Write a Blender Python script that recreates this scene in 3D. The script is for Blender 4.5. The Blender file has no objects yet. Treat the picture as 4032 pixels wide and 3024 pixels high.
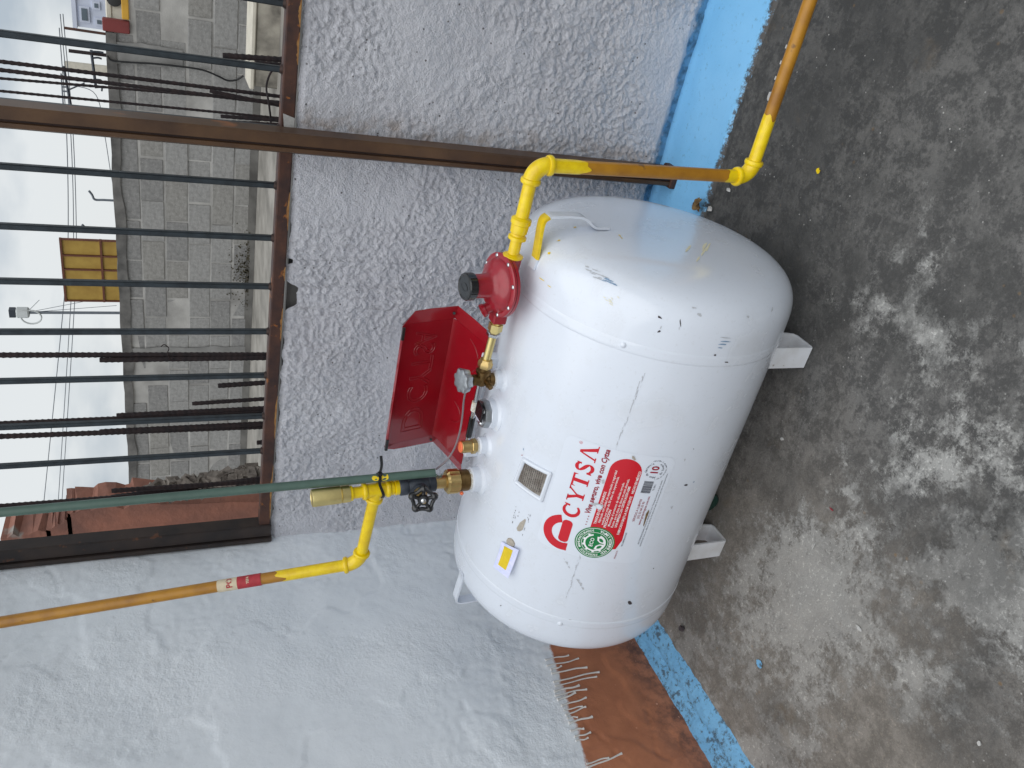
import bpy, math, random
import numpy as np
from mathutils import Vector, Matrix
random.seed(7); rng = np.random.default_rng(11)
scn = bpy.context.scene
col = scn.collection

# ------------------------------------------------------------------ camera
CAM_H = 1.37
F_PX, PIC_W = 3150.594, 4032.0
RW = np.array([[0.1985437723349457, 0.8413171889810332, 0.5027581505973441],
               [-0.35735021065817735, 0.5397986062692344, -0.7621799601225084],
               [-0.9126232505308888, -0.028334646545255245, 0.40781852630255766]])
cam = bpy.data.cameras.new('camera'); camo = bpy.data.objects.new('camera', cam); col.objects.link(camo)
camo.matrix_world = Matrix.Translation((0, 0, CAM_H)) @ Matrix(RW.tolist()).to_4x4()
cam.sensor_fit = 'HORIZONTAL'; cam.sensor_width = 36; cam.lens = F_PX / PIC_W * 36
cam.clip_start = 0.02; cam.clip_end = 3000
scn.camera = camo
# ------------------------------------------------------------------ sky, sun, exposure
SUN_EL, SUN_AZ = math.radians(64), math.radians(152)   # high, from behind the camera
w = bpy.data.worlds.new('World'); scn.world = w; w.use_nodes = True
nt = w.node_tree; nt.nodes.clear()
def wn(t, **k):
    n = nt.nodes.new(t)
    for a, b in k.items(): setattr(n, a, b)
    return n
out = wn('ShaderNodeOutputWorld'); sky = wn('ShaderNodeTexSky', sky_type='NISHITA', sun_disc=False)
sky.sun_elevation = SUN_EL; sky.sun_rotation = SUN_AZ; sky.dust_density = 2.0
bg1 = wn('ShaderNodeBackground'); bg1.inputs[1].default_value = 0.10
nt.links.new(sky.outputs[0], bg1.inputs[0])
tc = wn('ShaderNodeTexCoord'); mp = wn('ShaderNodeMapping'); mp.inputs['Scale'].default_value = (1, 1, 2.2)
nz = wn('ShaderNodeTexNoise'); nz.inputs['Scale'].default_value = 3.1; nz.inputs['Detail'].default_value = 6; nz.inputs['Roughness'].default_value = .52
rp = wn('ShaderNodeValToRGB')
rp.color_ramp.elements[0].position = .40; rp.color_ramp.elements[0].color = (.385, .44, .495, 1)
rp.color_ramp.elements[1].position = .57; rp.color_ramp.elements[1].color = (.665, .69, .70, 1)
bg2 = wn('ShaderNodeBackground'); bg2.inputs[1].default_value = 1.0
mx = wn('ShaderNodeMixShader'); mx.inputs[0].default_value = .93
nt.links.new(tc.outputs['Generated'], mp.inputs[0]); nt.links.new(mp.outputs[0], nz.inputs['Vector'])
nt.links.new(nz.outputs['Fac'], rp.inputs[0]); nt.links.new(rp.outputs[0], bg2.inputs[0])
nt.links.new(bg1.outputs[0], mx.inputs[1]); nt.links.new(bg2.outputs[0], mx.inputs[2]); nt.links.new(mx.outputs[0], out.inputs[0])
sd = bpy.data.lights.new('sun', 'SUN'); sd.energy = 1.5; sd.angle = math.radians(85); sd.color = (1, .99, .975)
so = bpy.data.objects.new('sun', sd); col.objects.link(so)
sdir = Vector((math.sin(SUN_AZ) * math.cos(SUN_EL), math.cos(SUN_AZ) * math.cos(SUN_EL), math.sin(SUN_EL)))
so.location = sdir * 20; so.rotation_euler = sdir.to_track_quat('Z', 'Y').to_euler()
vs = scn.view_settings; vs.view_transform = 'Standard'; vs.look = 'None'; vs.exposure = 0.28; vs.gamma = 1; vs.use_curve_mapping = False

# ------------------------------------------------------------------ surveying helpers (points measured from the photograph on known planes)
def ray(x, y):
    k = 1 / .54861
    return RW @ np.array([(x * k - 2016) / F_PX, -(y * k - 1512) / F_PX, -1.0])
O = np.array([0, 0, CAM_H])
def PY(x, y, Y): d = ray(x, y); return O + d * (Y / d[1])
def PX(x, y, X): d = ray(x, y); return O + d * (X / d[0])
def PZ(x, y, Z): d = ray(x, y); return O + d * ((Z - CAM_H) / d[2])
# ------------------------------------------------------------------ noise
_T = rng.random((256, 256))
def vnoise(u, v):
    i = np.floor(u).astype(int); j = np.floor(v).astype(int); a = u - i; b = v - j
    a = a * a * (3 - 2 * a); b = b * b * (3 - 2 * b)
    g = lambda p, q: _T[p & 255, q & 255]
    return (g(i, j) * (1 - a) + g(i + 1, j) * a) * (1 - b) + (g(i, j + 1) * (1 - a) + g(i + 1, j + 1) * a) * b
def fbm(u, v, o=4, r=.5):
    s = 0; a = 1; t = 0
    for k in range(o): s = s + a * vnoise(u * 2 ** k + 17.3 * k, v * 2 ** k + 5.1 * k); t += a; a *= r
    return s / t
def sstep(a, b, x): t = np.clip((x - a) / (b - a), 0, 1); return t * t * (3 - 2 * t)
# ------------------------------------------------------------------ object helpers
def tag(o, label=None, cat=None, group=None, kind=None):
    if label: o['label'] = label
    if cat: o['category'] = cat
    if group: o['group'] = group
    if kind: o['kind'] = kind
    return o
def empty(name, loc, label, cat, group=None):
    e = bpy.data.objects.new(name, None); col.objects.link(e); e.location = loc; e.empty_display_size = .05
    return tag(e, label, cat, group)
WORLD = {}
def mk(name, V, Fc, m, parent=None, smooth=40, loc=None):
    V = np.asarray(V, float).reshape(-1, 3)
    if parent is None and loc is None: loc = np.array([(V[:, 0].min() + V[:, 0].max()) / 2, (V[:, 1].min() + V[:, 1].max()) / 2, V[:, 2].min()])
    if parent is not None: loc = WORLD[parent.name]
    loc = np.asarray(loc, float)
    me = bpy.data.meshes.new(name)
    me.from_pydata((V - loc).tolist(), [], Fc if isinstance(Fc, list) else Fc.tolist()); me.update()
    me.materials.append(m)
    if smooth: me.shade_smooth(); me.set_sharp_from_angle(angle=math.radians(smooth))
    o = bpy.data.objects.new(name, me); col.objects.link(o)
    if parent is None: o.location = loc
    else: o.parent = parent
    WORLD[o.name] = loc
    return o
def thing(name, loc, label, cat, group=None):
    e = empty(name, loc, label, cat, group); WORLD[e.name] = np.array(loc, float); return e
def join(*parts):
    V = []; F = []; n = 0
    for v, f in parts:
        v = np.asarray(v, float).reshape(-1, 3); V.append(v); F += [tuple(int(i) + n for i in q) for q in f]; n += len(v)
    return np.concatenate(V), F
def frame(d):
    d = np.asarray(d, float); d = d / np.linalg.norm(d)
    a = np.array([0, 0, 1.]) if abs(d[2]) < .9 else np.array([1., 0, 0])
    u = np.cross(a, d); u /= np.linalg.norm(u); return u, np.cross(d, u), d
def lathe(org, d, prof, n=24, rfun=None):
    """prof: list of (h, r) along direction d"""
    u, v, d = frame(d); org = np.asarray(org, float); V = []; F = []
    for h, r in prof:
        for k in range(n):
            a = 2 * math.pi * k / n; rr = r * (rfun(a) if rfun else 1)
            V.append(org + d * h + u * rr * math.cos(a) + v * rr * math.sin(a))
    m = len(prof)
    for i in range(m - 1):
        for k in range(n):
            F.append((i * n + k, i * n + (k + 1) % n, (i + 1) * n + (k + 1) % n, (i + 1) * n + k))
    F.append(tuple(range(n - 1, -1, -1))); F.append(tuple((m - 1) * n + k for k in range(n)))
    return np.array(V), F
def cyl(a, b, r, n=16, bev=.0):
    a = np.asarray(a, float); b = np.asarray(b, float); L = np.linalg.norm(b - a)
    p = [(0, r - bev), (bev, r), (L - bev, r), (L, r - bev)] if bev else [(0, r), (L, r)]
    return lathe(a, b - a, p, n)
def tube(P, r, n=10, closed=False):
    P = np.asarray(P, float); m = len(P); R = np.full(m, r) if np.isscalar(r) else np.asarray(r)
    T = np.gradient(P, axis=0); T /= np.linalg.norm(T, axis=1)[:, None].clip(1e-9)
    u, v, _ = frame(T[0]); V = []; F = []
    for i in range(m):
        u = u - T[i] * (u @ T[i]); u /= np.linalg.norm(u); v = np.cross(T[i], u)
        for k in range(n):
            a = 2 * math.pi * k / n; V.append(P[i] + R[i] * (u * math.cos(a) + v * math.sin(a)))
    for i in range(m - 1):
        for k in range(n): F.append((i * n + k, i * n + (k + 1) % n, (i + 1) * n + (k + 1) % n, (i + 1) * n + k))
    F.append(tuple(range(n - 1, -1, -1))); F.append(tuple((m - 1) * n + k for k in range(n)))
    return np.array(V), F
def smooth_path(P, n=24):
    P = np.asarray(P, float); out = []
    Q = np.vstack([2 * P[0] - P[1], P, 2 * P[-1] - P[-2]])
    per = max(2, n // (len(P) - 1))
    for i in range(1, len(Q) - 2):
        for k in range(per):
            t = k / per; a, b, c, d = Q[i - 1], Q[i], Q[i + 1], Q[i + 2]
            out.append(.5 * (2 * b + (c - a) * t + (2 * a - 5 * b + 4 * c - d) * t * t + (3 * b - a - 3 * c + d) * t ** 3))
    out.append(P[-1]); return np.array(out)
def box(lo, hi, bev=0.0):
    lo = np.asarray(lo, float); hi = np.asarray(hi, float)
    if not bev:
        V = [(x, y, z) for x in (lo[0], hi[0]) for y in (lo[1], hi[1]) for z in (lo[2], hi[2])]
        return np.array(V), [(0, 1, 3, 2), (4, 6, 7, 5), (0, 4, 5, 1), (2, 3, 7, 6), (0, 2, 6, 4), (1, 5, 7, 3)]
    V = []; F = []; idx = {}
    for sx in (0, 1):
        for sy in (0, 1):
            for sz in (0, 1):
                c = [(lo, hi)[s][i] for i, s in enumerate((sx, sy, sz))]; sg = [1 - 2 * s for s in (sx, sy, sz)]
                for ax in range(3):
                    p = [c[i] + (0 if i == ax else sg[i] * bev) for i in range(3)]
                    idx[(sx, sy, sz, ax)] = len(V); V.append(p)
    g = lambda s, ax: idx[(*s, ax)]
    for ax in range(3):
        b, c = [i for i in range(3) if i != ax]
        for s in (0, 1):
            q = []
            for (p, r) in ((0, 0), (0, 1), (1, 1), (1, 0)):
                k = [0, 0, 0]; k[ax] = s; k[b] = p; k[c] = r; q.append(g(k, ax))
            F.append(tuple(q))
        for p in (0, 1):
            for r in (0, 1):
                k0 = [0, 0, 0]; k1 = [0, 0, 0]; k0[b] = k1[b] = p; k0[c] = k1[c] = r; k1[ax] = 1
                F.append((g(k0, b), g(k1, b), g(k1, c), g(k0, c)))
    for sx in (0, 1):
        for sy in (0, 1):
            for sz in (0, 1): F.append(tuple(g((sx, sy, sz), a) for a in range(3)))
    return np.array(V), F
def fix(o):
    import bmesh
    b = bmesh.new(); b.from_mesh(o.data); bmesh.ops.recalc_face_normals(b, faces=b.faces); b.to_mesh(o.data); b.free(); return o
def gridfaces(a, b):
    i, j = np.meshgrid(np.arange(a - 1), np.arange(b - 1), indexing='ij'); k = (i * b + j).ravel()
    return np.stack([k, k + b, k + b + 1, k + 1], 1)
def ribbon(P, wdir, width, thick):
    """flat bar following P, width along wdir"""
    P = np.asarray(P, float); W = np.asarray(wdir, float); V = []; F = []
    if W.ndim == 1: W = np.tile(W, (len(P), 1))
    T = np.gradient(P, axis=0); T /= np.linalg.norm(T, axis=1)[:, None]
    for p, t, ww in zip(P, T, W):
        ww = ww - t * (ww @ t); ww = ww / np.linalg.norm(ww); n = np.cross(t, ww)
        for s, q in ((-1, -1), (1, -1), (1, 1), (-1, 1)): V.append(p + ww * s * width / 2 + n * q * thick / 2)
    for i in range(len(P) - 1):
        for k in range(4): F.append((i * 4 + k, i * 4 + (k + 1) % 4, i * 4 + 4 + (k + 1) % 4, i * 4 + 4 + k))
    F += [(3, 2, 1, 0), tuple(len(V) - 4 + k for k in range(4))]
    return np.array(V), F
# ------------------------------------------------------------------ materials
def srgb(r, g, b):
    f = lambda c: (c / 255) / 12.92 if c <= 10 else ((c / 255 + .055) / 1.055) ** 2.4
    return (f(r), f(g), f(b), 1)
class NB:
    def __init__(s, name):
        s.m = bpy.data.materials.new(name); s.m.use_nodes = True; s.t = s.m.node_tree; s.b = s.t.nodes['Principled BSDF']
        s.co = s.t.nodes.new('ShaderNodeTexCoord')
    def n(s, t): return s.t.nodes.new(t)
    def l(s, a, b): s.t.links.new(a, b)
    def noise(s, scale, detail=4, rough=.55, vec=None, dist=0):
        n = s.n('ShaderNodeTexNoise'); n.inputs['Scale'].default_value = scale; n.inputs['Detail'].default_value = detail
        n.inputs['Roughness'].default_value = rough; n.inputs['Distortion'].default_value = dist
        s.l(vec or s.co.outputs['Object'], n.inputs['Vector']); return n.outputs['Fac']
    def vor(s, scale, feat='F1', vec=None, out='Distance', rand=1):
        n = s.n('ShaderNodeTexVoronoi'); n.feature = feat; n.inputs['Scale'].default_value = scale; n.inputs['Randomness'].default_value = rand
        s.l(vec or s.co.outputs['Object'], n.inputs['Vector']); return n.outputs[out]
    def ramp(s, fac, a, b, ca=(0, 0, 0, 1), cb=(1, 1, 1, 1)):
        r = s.n('ShaderNodeValToRGB'); e = r.color_ramp.elements; e[0].position = a; e[0].color = ca; e[1].position = b; e[1].color = cb
        s.l(fac, r.inputs[0]); return r.outputs[0]
    def mix(s, fac, a, b, mode='MIX'):
        n = s.n('ShaderNodeMix'); n.data_type = 'RGBA'; n.blend_type = mode
        for i, v in ((0, fac), (6, a), (7, b)):
            if hasattr(v, 'is_linked') or hasattr(v, 'links'): s.l(v, n.inputs[i])
            else: n.inputs[i].default_value = v
        return n.outputs[2]
    def math(s, op, a, b=0.0, clamp=False):
        n = s.n('ShaderNodeMath'); n.operation = op; n.use_clamp = clamp
        for i, v in ((0, a), (1, b)):
            if isinstance(v, (int, float)): n.inputs[i].default_value = v
            else: s.l(v, n.inputs[i])
        return n.outputs[0]
    def xyz(s):
        n = s.n('ShaderNodeSeparateXYZ'); s.l(s.co.outputs['Object'], n.inputs[0]); return n.outputs
    def col(s, c):
        if isinstance(c, tuple): s.b.inputs['Base Color'].default_value = c
        else: s.l(c, s.b.inputs['Base Color'])
    def bump(s, h, st=.5, dist=.002):
        n = s.n('ShaderNodeBump'); n.inputs['Strength'].default_value = st; n.inputs['Distance'].default_value = dist
        s.l(h, n.inputs['Height']); s.l(n.outputs[0], s.b.inputs['Normal'])
    def set(s, rough=None, metal=None, coat=None, spec=None, trans=None):
        for k, v in (('Roughness', rough), ('Metallic', metal), ('Coat Weight', coat), ('Specular IOR Level', spec), ('Transmission Weight', trans)):
            if v is None: continue
            if isinstance(v, (int, float)): s.b.inputs[k].default_value = v
            else: s.l(v, s.b.inputs[k])
def mat(name, c, rough=.5, metal=0, var=.15, vs=40, bump=0, bs=200, bd=.001, c2=None, spots=None, coat=None):
    """colour c with noise variation (towards c2), optional fine relief"""
    q = NB(name); c2 = c2 or tuple(list(np.array(c[:3]) * (1 - 2 * var)) + [1])
    f = q.ramp(q.noise(vs, 5), .35, .68); k = q.mix(f, c, c2)
    if spots: k = q.mix(q.ramp(q.noise(spots[1], 3), spots[2], spots[2] + .06), k, spots[0])
    q.col(k); q.set(rough, metal, coat)
    if bump: q.bump(q.noise(bs, 4), bump, bd)
    return q.m
def brightness(c, k): return (min(c[0] * k, 1), min(c[1] * k, 1), min(c[2] * k, 1), 1)

M = {}
# white tank enamel with faint grime
q = NB('white_enamel')
g1 = q.ramp(q.noise(9, 5, .6), .52, .72); g2 = q.ramp(q.noise(120, 3), .60, .72)
c = q.mix(q.math('MULTIPLY', g1, .22), srgb(216, 222, 232), srgb(190, 190, 190))
c = q.mix(q.math('MULTIPLY', g2, .12), c, srgb(170, 168, 165)); q.col(c)
q.set(q.math('ADD', q.math('MULTIPLY', g1, .12), .22), 0, .45); q.b.inputs['Coat Roughness'].default_value = .12; q.bump(q.noise(14, 3), .05, .002); M['enamel'] = q.m
M['enamel_dirty'] = mat('dirty_white_paint', srgb(224, 227, 232), .4, 0, .12, 14, .2, 150, c2=srgb(204, 204, 204), spots=(srgb(160, 154, 148), 60, .68))
M['yellow'] = mat('fresh_yellow_paint', srgb(238, 208, 12), .28, 0, .06, 60, .25, 120, .0008, c2=srgb(222, 186, 8), coat=.2)
M['ochre'] = mat('old_ochre_paint', srgb(176, 124, 30), .38, 0, .1, 18, .15, 120, c2=srgb(146, 98, 26), spots=(srgb(120, 84, 34), 30, .66))
M['brass'] = mat('brass', srgb(208, 180, 122), .38, 1, .12, 60, .1, 200)
M['bright_brass'] = mat('bright_brass', srgb(220, 202, 140), .36, 1, .08, 40)
M['bronze'] = mat('aged_bronze', srgb(128, 102, 66), .42, 1, .2, 90, .2, 260)
M['steel'] = mat('cast_aluminium', srgb(176, 180, 184), .35, .9, .12, 120, .15, 300)
M['chrome'] = mat('bright_steel', srgb(205, 207, 210), .2, 1, .05, 60)
M['blackp'] = mat('black_plastic', srgb(28, 29, 32), .22, 0, .2, 60, coat=.3)
M['slate'] = mat('dark_cast_iron', srgb(58, 64, 74), .45, .2, .15, 90, .25, 250)
M['red'] = mat('red_enamel', srgb(144, 10, 26), .22, 0, .06, 14, .04, 300, coat=.3)
M['redreg'] = mat('red_cast_paint', srgb(154, 24, 40), .3, 0, .08, 60, .12, 260, coat=.4)
M['orange'] = mat('orange_cap', srgb(240, 116, 70), .5, 0, .05)
M['green'] = mat('green_plastic_conduit', srgb(76, 100, 90), .42, 0, .1, 30, .08, 80)
M['gasket'] = mat('white_thread_tape', srgb(226, 228, 226), .7, 0, .1, 150, .4, 300, c2=srgb(190, 176, 150))
M['cable'] = mat('grey_cable', srgb(128, 118, 122), .4, 0, .1)
M['tie'] = mat('black_nylon', srgb(18, 18, 20), .4, 0, .1)
M['rust'] = mat('rusted_steel', srgb(88, 58, 46), .62, .25, .25, 26, .3, 200, c2=srgb(58, 42, 40), spots=(srgb(150, 92, 44), 38, .64))
M['rustpost'] = mat('brown_rusted_post', srgb(98, 72, 50), .42, .3, .2, 9, .2, 160, c2=srgb(72, 52, 40), spots=(srgb(146, 90, 48), 7, .62))
M['rustlip'] = mat('dark_rust_lip', srgb(54, 36, 30), .5, .4, .2, 20, .2, 160)
M['seep'] = mat('rust_seep', srgb(168, 128, 74), .7, 0, .3, 50, c2=srgb(132, 84, 40))
M['bar'] = mat('slate_painted_bar', srgb(58, 66, 72), .42, .3, .15, 40, .2, 200, c2=srgb(44, 50, 55))
M['frame'] = mat('dark_frame_steel', srgb(62, 52, 48), .5, .35, .2, 14, .2, 160, c2=srgb(44, 40, 40), spots=(srgb(98, 66, 50), 30, .66))
M['rebar'] = mat('dark_rebar', srgb(50, 36, 36), .7, .2, .25, 60, .3, 300, c2=srgb(32, 26, 30))
M['stickerw'] = mat('sticker_vinyl', srgb(218, 224, 234), .22, 0, .01, 20)
M['pred'] = mat('printed_red', srgb(200, 26, 42), .25, 0, .02, 20)
M['pdred'] = mat('printed_dark_red', srgb(150, 28, 48), .3, 0, .02, 20)
M['pgreen'] = mat('printed_green', srgb(10, 122, 62), .25, 0, .02, 20)
M['pwhite'] = mat('printed_white', srgb(236, 238, 238), .3, 0, .02, 20)
M['pink'] = mat('printed_black', srgb(52, 54, 66), .3, 0, .02, 20)
M['scuffd'] = mat('dark_scuff', srgb(74, 66, 70), .7, 0, .3, 300)
M['scuffg'] = mat('grey_scuff', srgb(188, 191, 196), .6, 0, .1, 300)
M['scuffb'] = mat('blue_scuff', srgb(138, 164, 192), .6, 0, .15, 300)
M['scuffy'] = mat('cream_scuff', srgb(226, 220, 190), .6, 0, .06, 300)
M['seam_dirt'] = mat('adhesive_stain', srgb(176, 168, 156), .6, 0, .12, 200)
M['card'] = mat('lilac_card', srgb(222, 222, 246), .4, 0, .05, 60, c2=srgb(196, 206, 240))
M['cardy'] = mat('yellow_price_label', srgb(226, 196, 24), .5, 0, .06, 80)
M['plate'] = mat('data_plate_metal', srgb(150, 144, 136), .45, .35, .2, 60, c2=srgb(104, 94, 84))
M['leaf'] = mat('dry_leaf', srgb(134, 106, 62), .7, 0, .2, 80, c2=srgb(84, 68, 48))
M['chip'] = mat('pale_paint_chip', srgb(188, 187, 184), .8, 0, .1, 200)
M['tape'] = mat('cream_paper_tape', srgb(214, 200, 172), .7, 0, .1, 90)
M['tapered'] = mat('red_paper_tape', srgb(176, 48, 58), .6, 0, .1, 90)
M['glass'] = mat('green_bottle_glass', srgb(30, 62, 54), .1, 0, .1, 40)
M['dripm'] = mat('grey_paint_run', srgb(214, 212, 208), .5, 0, .05, 60)

# rough lavender-grey stucco of the low wall; the foot is painted blue
q = NB('lavender_stucco'); X = q.xyz()
big = q.noise(3.2, 4, .6); fine = q.noise(210, 6, .7); mid = q.noise(80, 4, .65)
c = q.mix(q.ramp(big, .35, .7), srgb(232, 233, 240), srgb(222, 222, 229))
c = q.mix(q.math('MULTIPLY', q.ramp(fine, .56, .66), .25), c, srgb(158, 155, 160))
c = q.mix(q.ramp(q.vor(46), .055, .075, (1, 1, 1, 1), (0, 0, 0, 1)), c, c)
pits = q.math('MULTIPLY', q.ramp(q.vor(58), .12, .17, (1, 1, 1, 1), (0, 0, 0, 1)), q.ramp(q.noise(14, 3), .52, .6))
c = q.mix(q.math('MULTIPLY', pits, .85), c, srgb(66, 58, 60))
zz = q.math('ADD', X[2], q.math('MULTIPLY', q.math('SUBTRACT', q.noise(22, 4), .5), .045))
blue = q.ramp(zz, .034, .042, (1, 1, 1, 1), (0, 0, 0, 1))
c = q.mix(blue, c, q.mix(q.ramp(q.noise(50, 4), .45, .68), srgb(112, 172, 216), srgb(76, 118, 150)))
# rust run beside the post
dx = q.math('ABSOLUTE', q.math('SUBTRACT', X[0], q.math('ADD', q.math('MULTIPLY', q.noise(9, 3), .05), -.555)))
run = q.math('MULTIPLY', q.ramp(dx, .0, .05, (1, 1, 1, 1), (0, 0, 0, 1)), q.ramp(q.noise(24, 4), .45, .62))
c = q.mix(q.math('MULTIPLY', run, .45), c, srgb(158, 126, 92))
q.col(c); q.set(.75); gr_ = q.noise(330, 4, .7); q.bump(q.math('ADD', q.math('ADD', q.math('MULTIPLY', mid, .5), q.math('MULTIPLY', q.ramp(fine, .35, .65), .9)), q.math('MULTIPLY', gr_, .6)), .85, .0048); M['stucco'] = q.m

# left wall: pale blue-grey over old terracotta
q = NB('grey_over_terracotta'); X = q.xyz()
big = q.noise(2.6, 4); rel = q.noise(42, 5, .6); fine = q.noise(150, 4)
c = q.mix(q.ramp(big, .35, .7), srgb(226, 231, 236), srgb(217, 223, 229))
c = q.mix(q.math('MULTIPLY', q.ramp(q.noise(70, 5, .7), .62, .72), .3), c, srgb(150, 154, 160))
orange = q.mix(q.ramp(q.noise(12, 5, .6), .38, .7), srgb(180, 118, 86), srgb(160, 102, 74))
orange = q.mix(q.ramp(q.noise(9, 6, .7), .64, .72), orange, srgb(112, 74, 58))
low_ = q.math('MULTIPLY', q.ramp(q.math('ADD', X[2], q.math('MULTIPLY', q.noise(7, 5, .7), .22)), .14, .26, (1, 1, 1, 1), (0, 0, 0, 1)), q.ramp(q.noise(22, 6, .75), .42, .58))
orange = q.mix(q.math('MULTIPLY', low_, .8), orange, srgb(86, 62, 52))
orange = q.mix(q.ramp(q.noise(44, 4), .68, .73), orange, srgb(206, 150, 122))
edge = q.math('ADD', q.math('MULTIPLY', X[1], .15), X[2])          # border rises towards the viewer
edge = q.math('ADD', edge, q.math('MULTIPLY', q.math('SUBTRACT', q.noise(18, 4, .7), .5), .045))
lim = .514
fo = q.ramp(q.math('SUBTRACT', edge, lim - .5), .498, .502, (1, 1, 1, 1), (0, 0, 0, 1))
fh = q.math('MULTIPLY', q.ramp(q.math('SUBTRACT', edge, lim - .5), .50, .535, (1, 1, 1, 1), (0, 0, 0, 1)), .22)
c = q.mix(q.math('MULTIPLY', fh, q.ramp(q.noise(20, 3), .5, .62)), c, orange); c = q.mix(fo, c, orange)
q.col(c); q.set(.5); rm_ = q.ramp(q.noise(3.1, 4), .48, .62); q.bump(q.math('ADD', q.math('MULTIPLY', q.ramp(q.noise(90, 5, .65), .38, .66), q.math('ADD', q.math('MULTIPLY', rm_, .8), .10)), q.math('ADD', q.math('MULTIPLY', rel, .35), q.math('MULTIPLY', fine, .12))), .42, .003); M['leftwall'] = q.m

# floor concrete: dark damp staining, worn pale scabs, brown dust
q = NB('stained_concrete'); X = q.xyz()
n1 = q.noise(2.4, 6, .62, dist=.4); n2 = q.noise(11, 7, .68, dist=.5); n3 = q.noise(46, 6, .7); n4 = q.noise(170, 4, .6)
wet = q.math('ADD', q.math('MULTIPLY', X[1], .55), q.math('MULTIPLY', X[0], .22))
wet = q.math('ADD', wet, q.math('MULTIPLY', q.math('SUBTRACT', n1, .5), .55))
n5 = q.noise(3.6, 12, .80); n6 = q.noise(95, 6, .75); n7 = q.noise(16, 10, .82)
dirt = q.math('ADD', q.math('MULTIPLY', n7, .7), q.math('MULTIPLY', n6, .3))
base = q.mix(q.ramp(dirt, .46, .54), srgb(90, 89, 88), srgb(142, 140, 137))
brown = q.ramp(q.math('ADD', q.math('MULTIPLY', X[0], -.5), q.math('MULTIPLY', q.math('SUBTRACT', n1, .5), .6)), .34, .64)
base = q.mix(q.math('MULTIPLY', brown, .85), base, q.mix(q.ramp(dirt, .44, .56), srgb(140, 132, 122), srgb(180, 171, 160)))
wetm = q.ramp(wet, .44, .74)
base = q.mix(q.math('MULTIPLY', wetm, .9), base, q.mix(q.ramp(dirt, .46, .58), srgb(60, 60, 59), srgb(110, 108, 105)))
nb = q.noise(1.9, 4, .55)
pf = q.math('ADD', q.math('ADD', q.math('MULTIPLY', n5, .50), q.math('MULTIPLY', n7, .34)), q.math('MULTIPLY', nb, .30))
pf = q.math('SUBTRACT', pf, q.math('MULTIPLY', q.ramp(wet, .25, .80), .14))
for bx, by, br in [(*PZ(2010, 430, 0)[:2], .16), (*PZ(1905, 650, 0)[:2], .13), (*PZ(2090, 900, 0)[:2], .20), (*PZ(1985, 720, 0)[:2], .09), (*PZ(2150, 1250, 0)[:2], .16)]:   # worn laitance scabs
    dv = q.n('ShaderNodeVectorMath'); dv.operation = 'DISTANCE'; q.l(q.co.outputs['Object'], dv.inputs[0]); dv.inputs[1].default_value = (bx, by, 0)
    pf = q.math('ADD', pf, q.math('MULTIPLY', q.ramp(dv.outputs['Value'], 0, br, (1, 1, 1, 1), (0, 0, 0, 1)), .075))
pale = q.math('MULTIPLY', q.ramp(pf, .556, .598), q.math('SUBTRACT', 1, q.math('MULTIPLY', brown, .45)))
base = q.mix(q.math('MULTIPLY', pale, .88), base, srgb(218, 217, 213))
deep = q.ramp(q.math('ADD', q.math('MULTIPLY', q.noise(2.7, 8, .7), .7), q.math('MULTIPLY', n7, .3)), .50, .58)
base = q.mix(q.math('MULTIPLY', deep, q.math('SUBTRACT', .75, q.math('MULTIPLY', brown, .4))), base, srgb(66, 66, 65))
spk = q.math('MULTIPLY', q.ramp(n6, .60, .66), q.math('SUBTRACT', 1, q.math('MULTIPLY', wetm, .6)))
base = q.mix(q.math('MULTIPLY', spk, .18), base, srgb(206, 204, 200))
base = q.mix(q.math('MULTIPLY', q.ramp(n6, .42, .36), .4), base, srgb(60, 60, 59))
base = q.mix(q.math('MULTIPLY', q.ramp(q.noise(5.5, 5, .6), .64, .72), .3), base, srgb(118, 100, 76))
dots = q.math('MULTIPLY', q.ramp(q.vor(60), .07, .12, (1, 1, 1, 1), (0, 0, 0, 1)), q.ramp(q.noise(9, 3), .52, .62))
base = q.mix(q.math('MULTIPLY', dots, .7), base, srgb(204, 202, 198))
odot = q.math('MULTIPLY', q.ramp(q.vor(26), .07, .13, (1, 1, 1, 1), (0, 0, 0, 1)), q.ramp(q.noise(4.3, 3), .55, .62))
base = q.mix(q.math('MULTIPLY', odot, .4), base, srgb(150, 112, 52))
crk = q.math('MULTIPLY', q.ramp(q.vor(5.5, 'DISTANCE_TO_EDGE', None), .004, .012, (1, 1, 1, 1), (0, 0, 0, 1)), q.ramp(q.noise(3.7, 3), .56, .64))
q.col(base); q.set(q.math('SUBTRACT', .86, q.math('MULTIPLY', q.ramp(wet, .3, .6), .18)))
q.bump(q.math('ADD', q.math('ADD', q.math('MULTIPLY', n7, 1.6), q.math('MULTIPLY', n6, .6)), q.math('MULTIPLY', pale, .3)), .8, .006); M['floor'] = q.m

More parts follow.
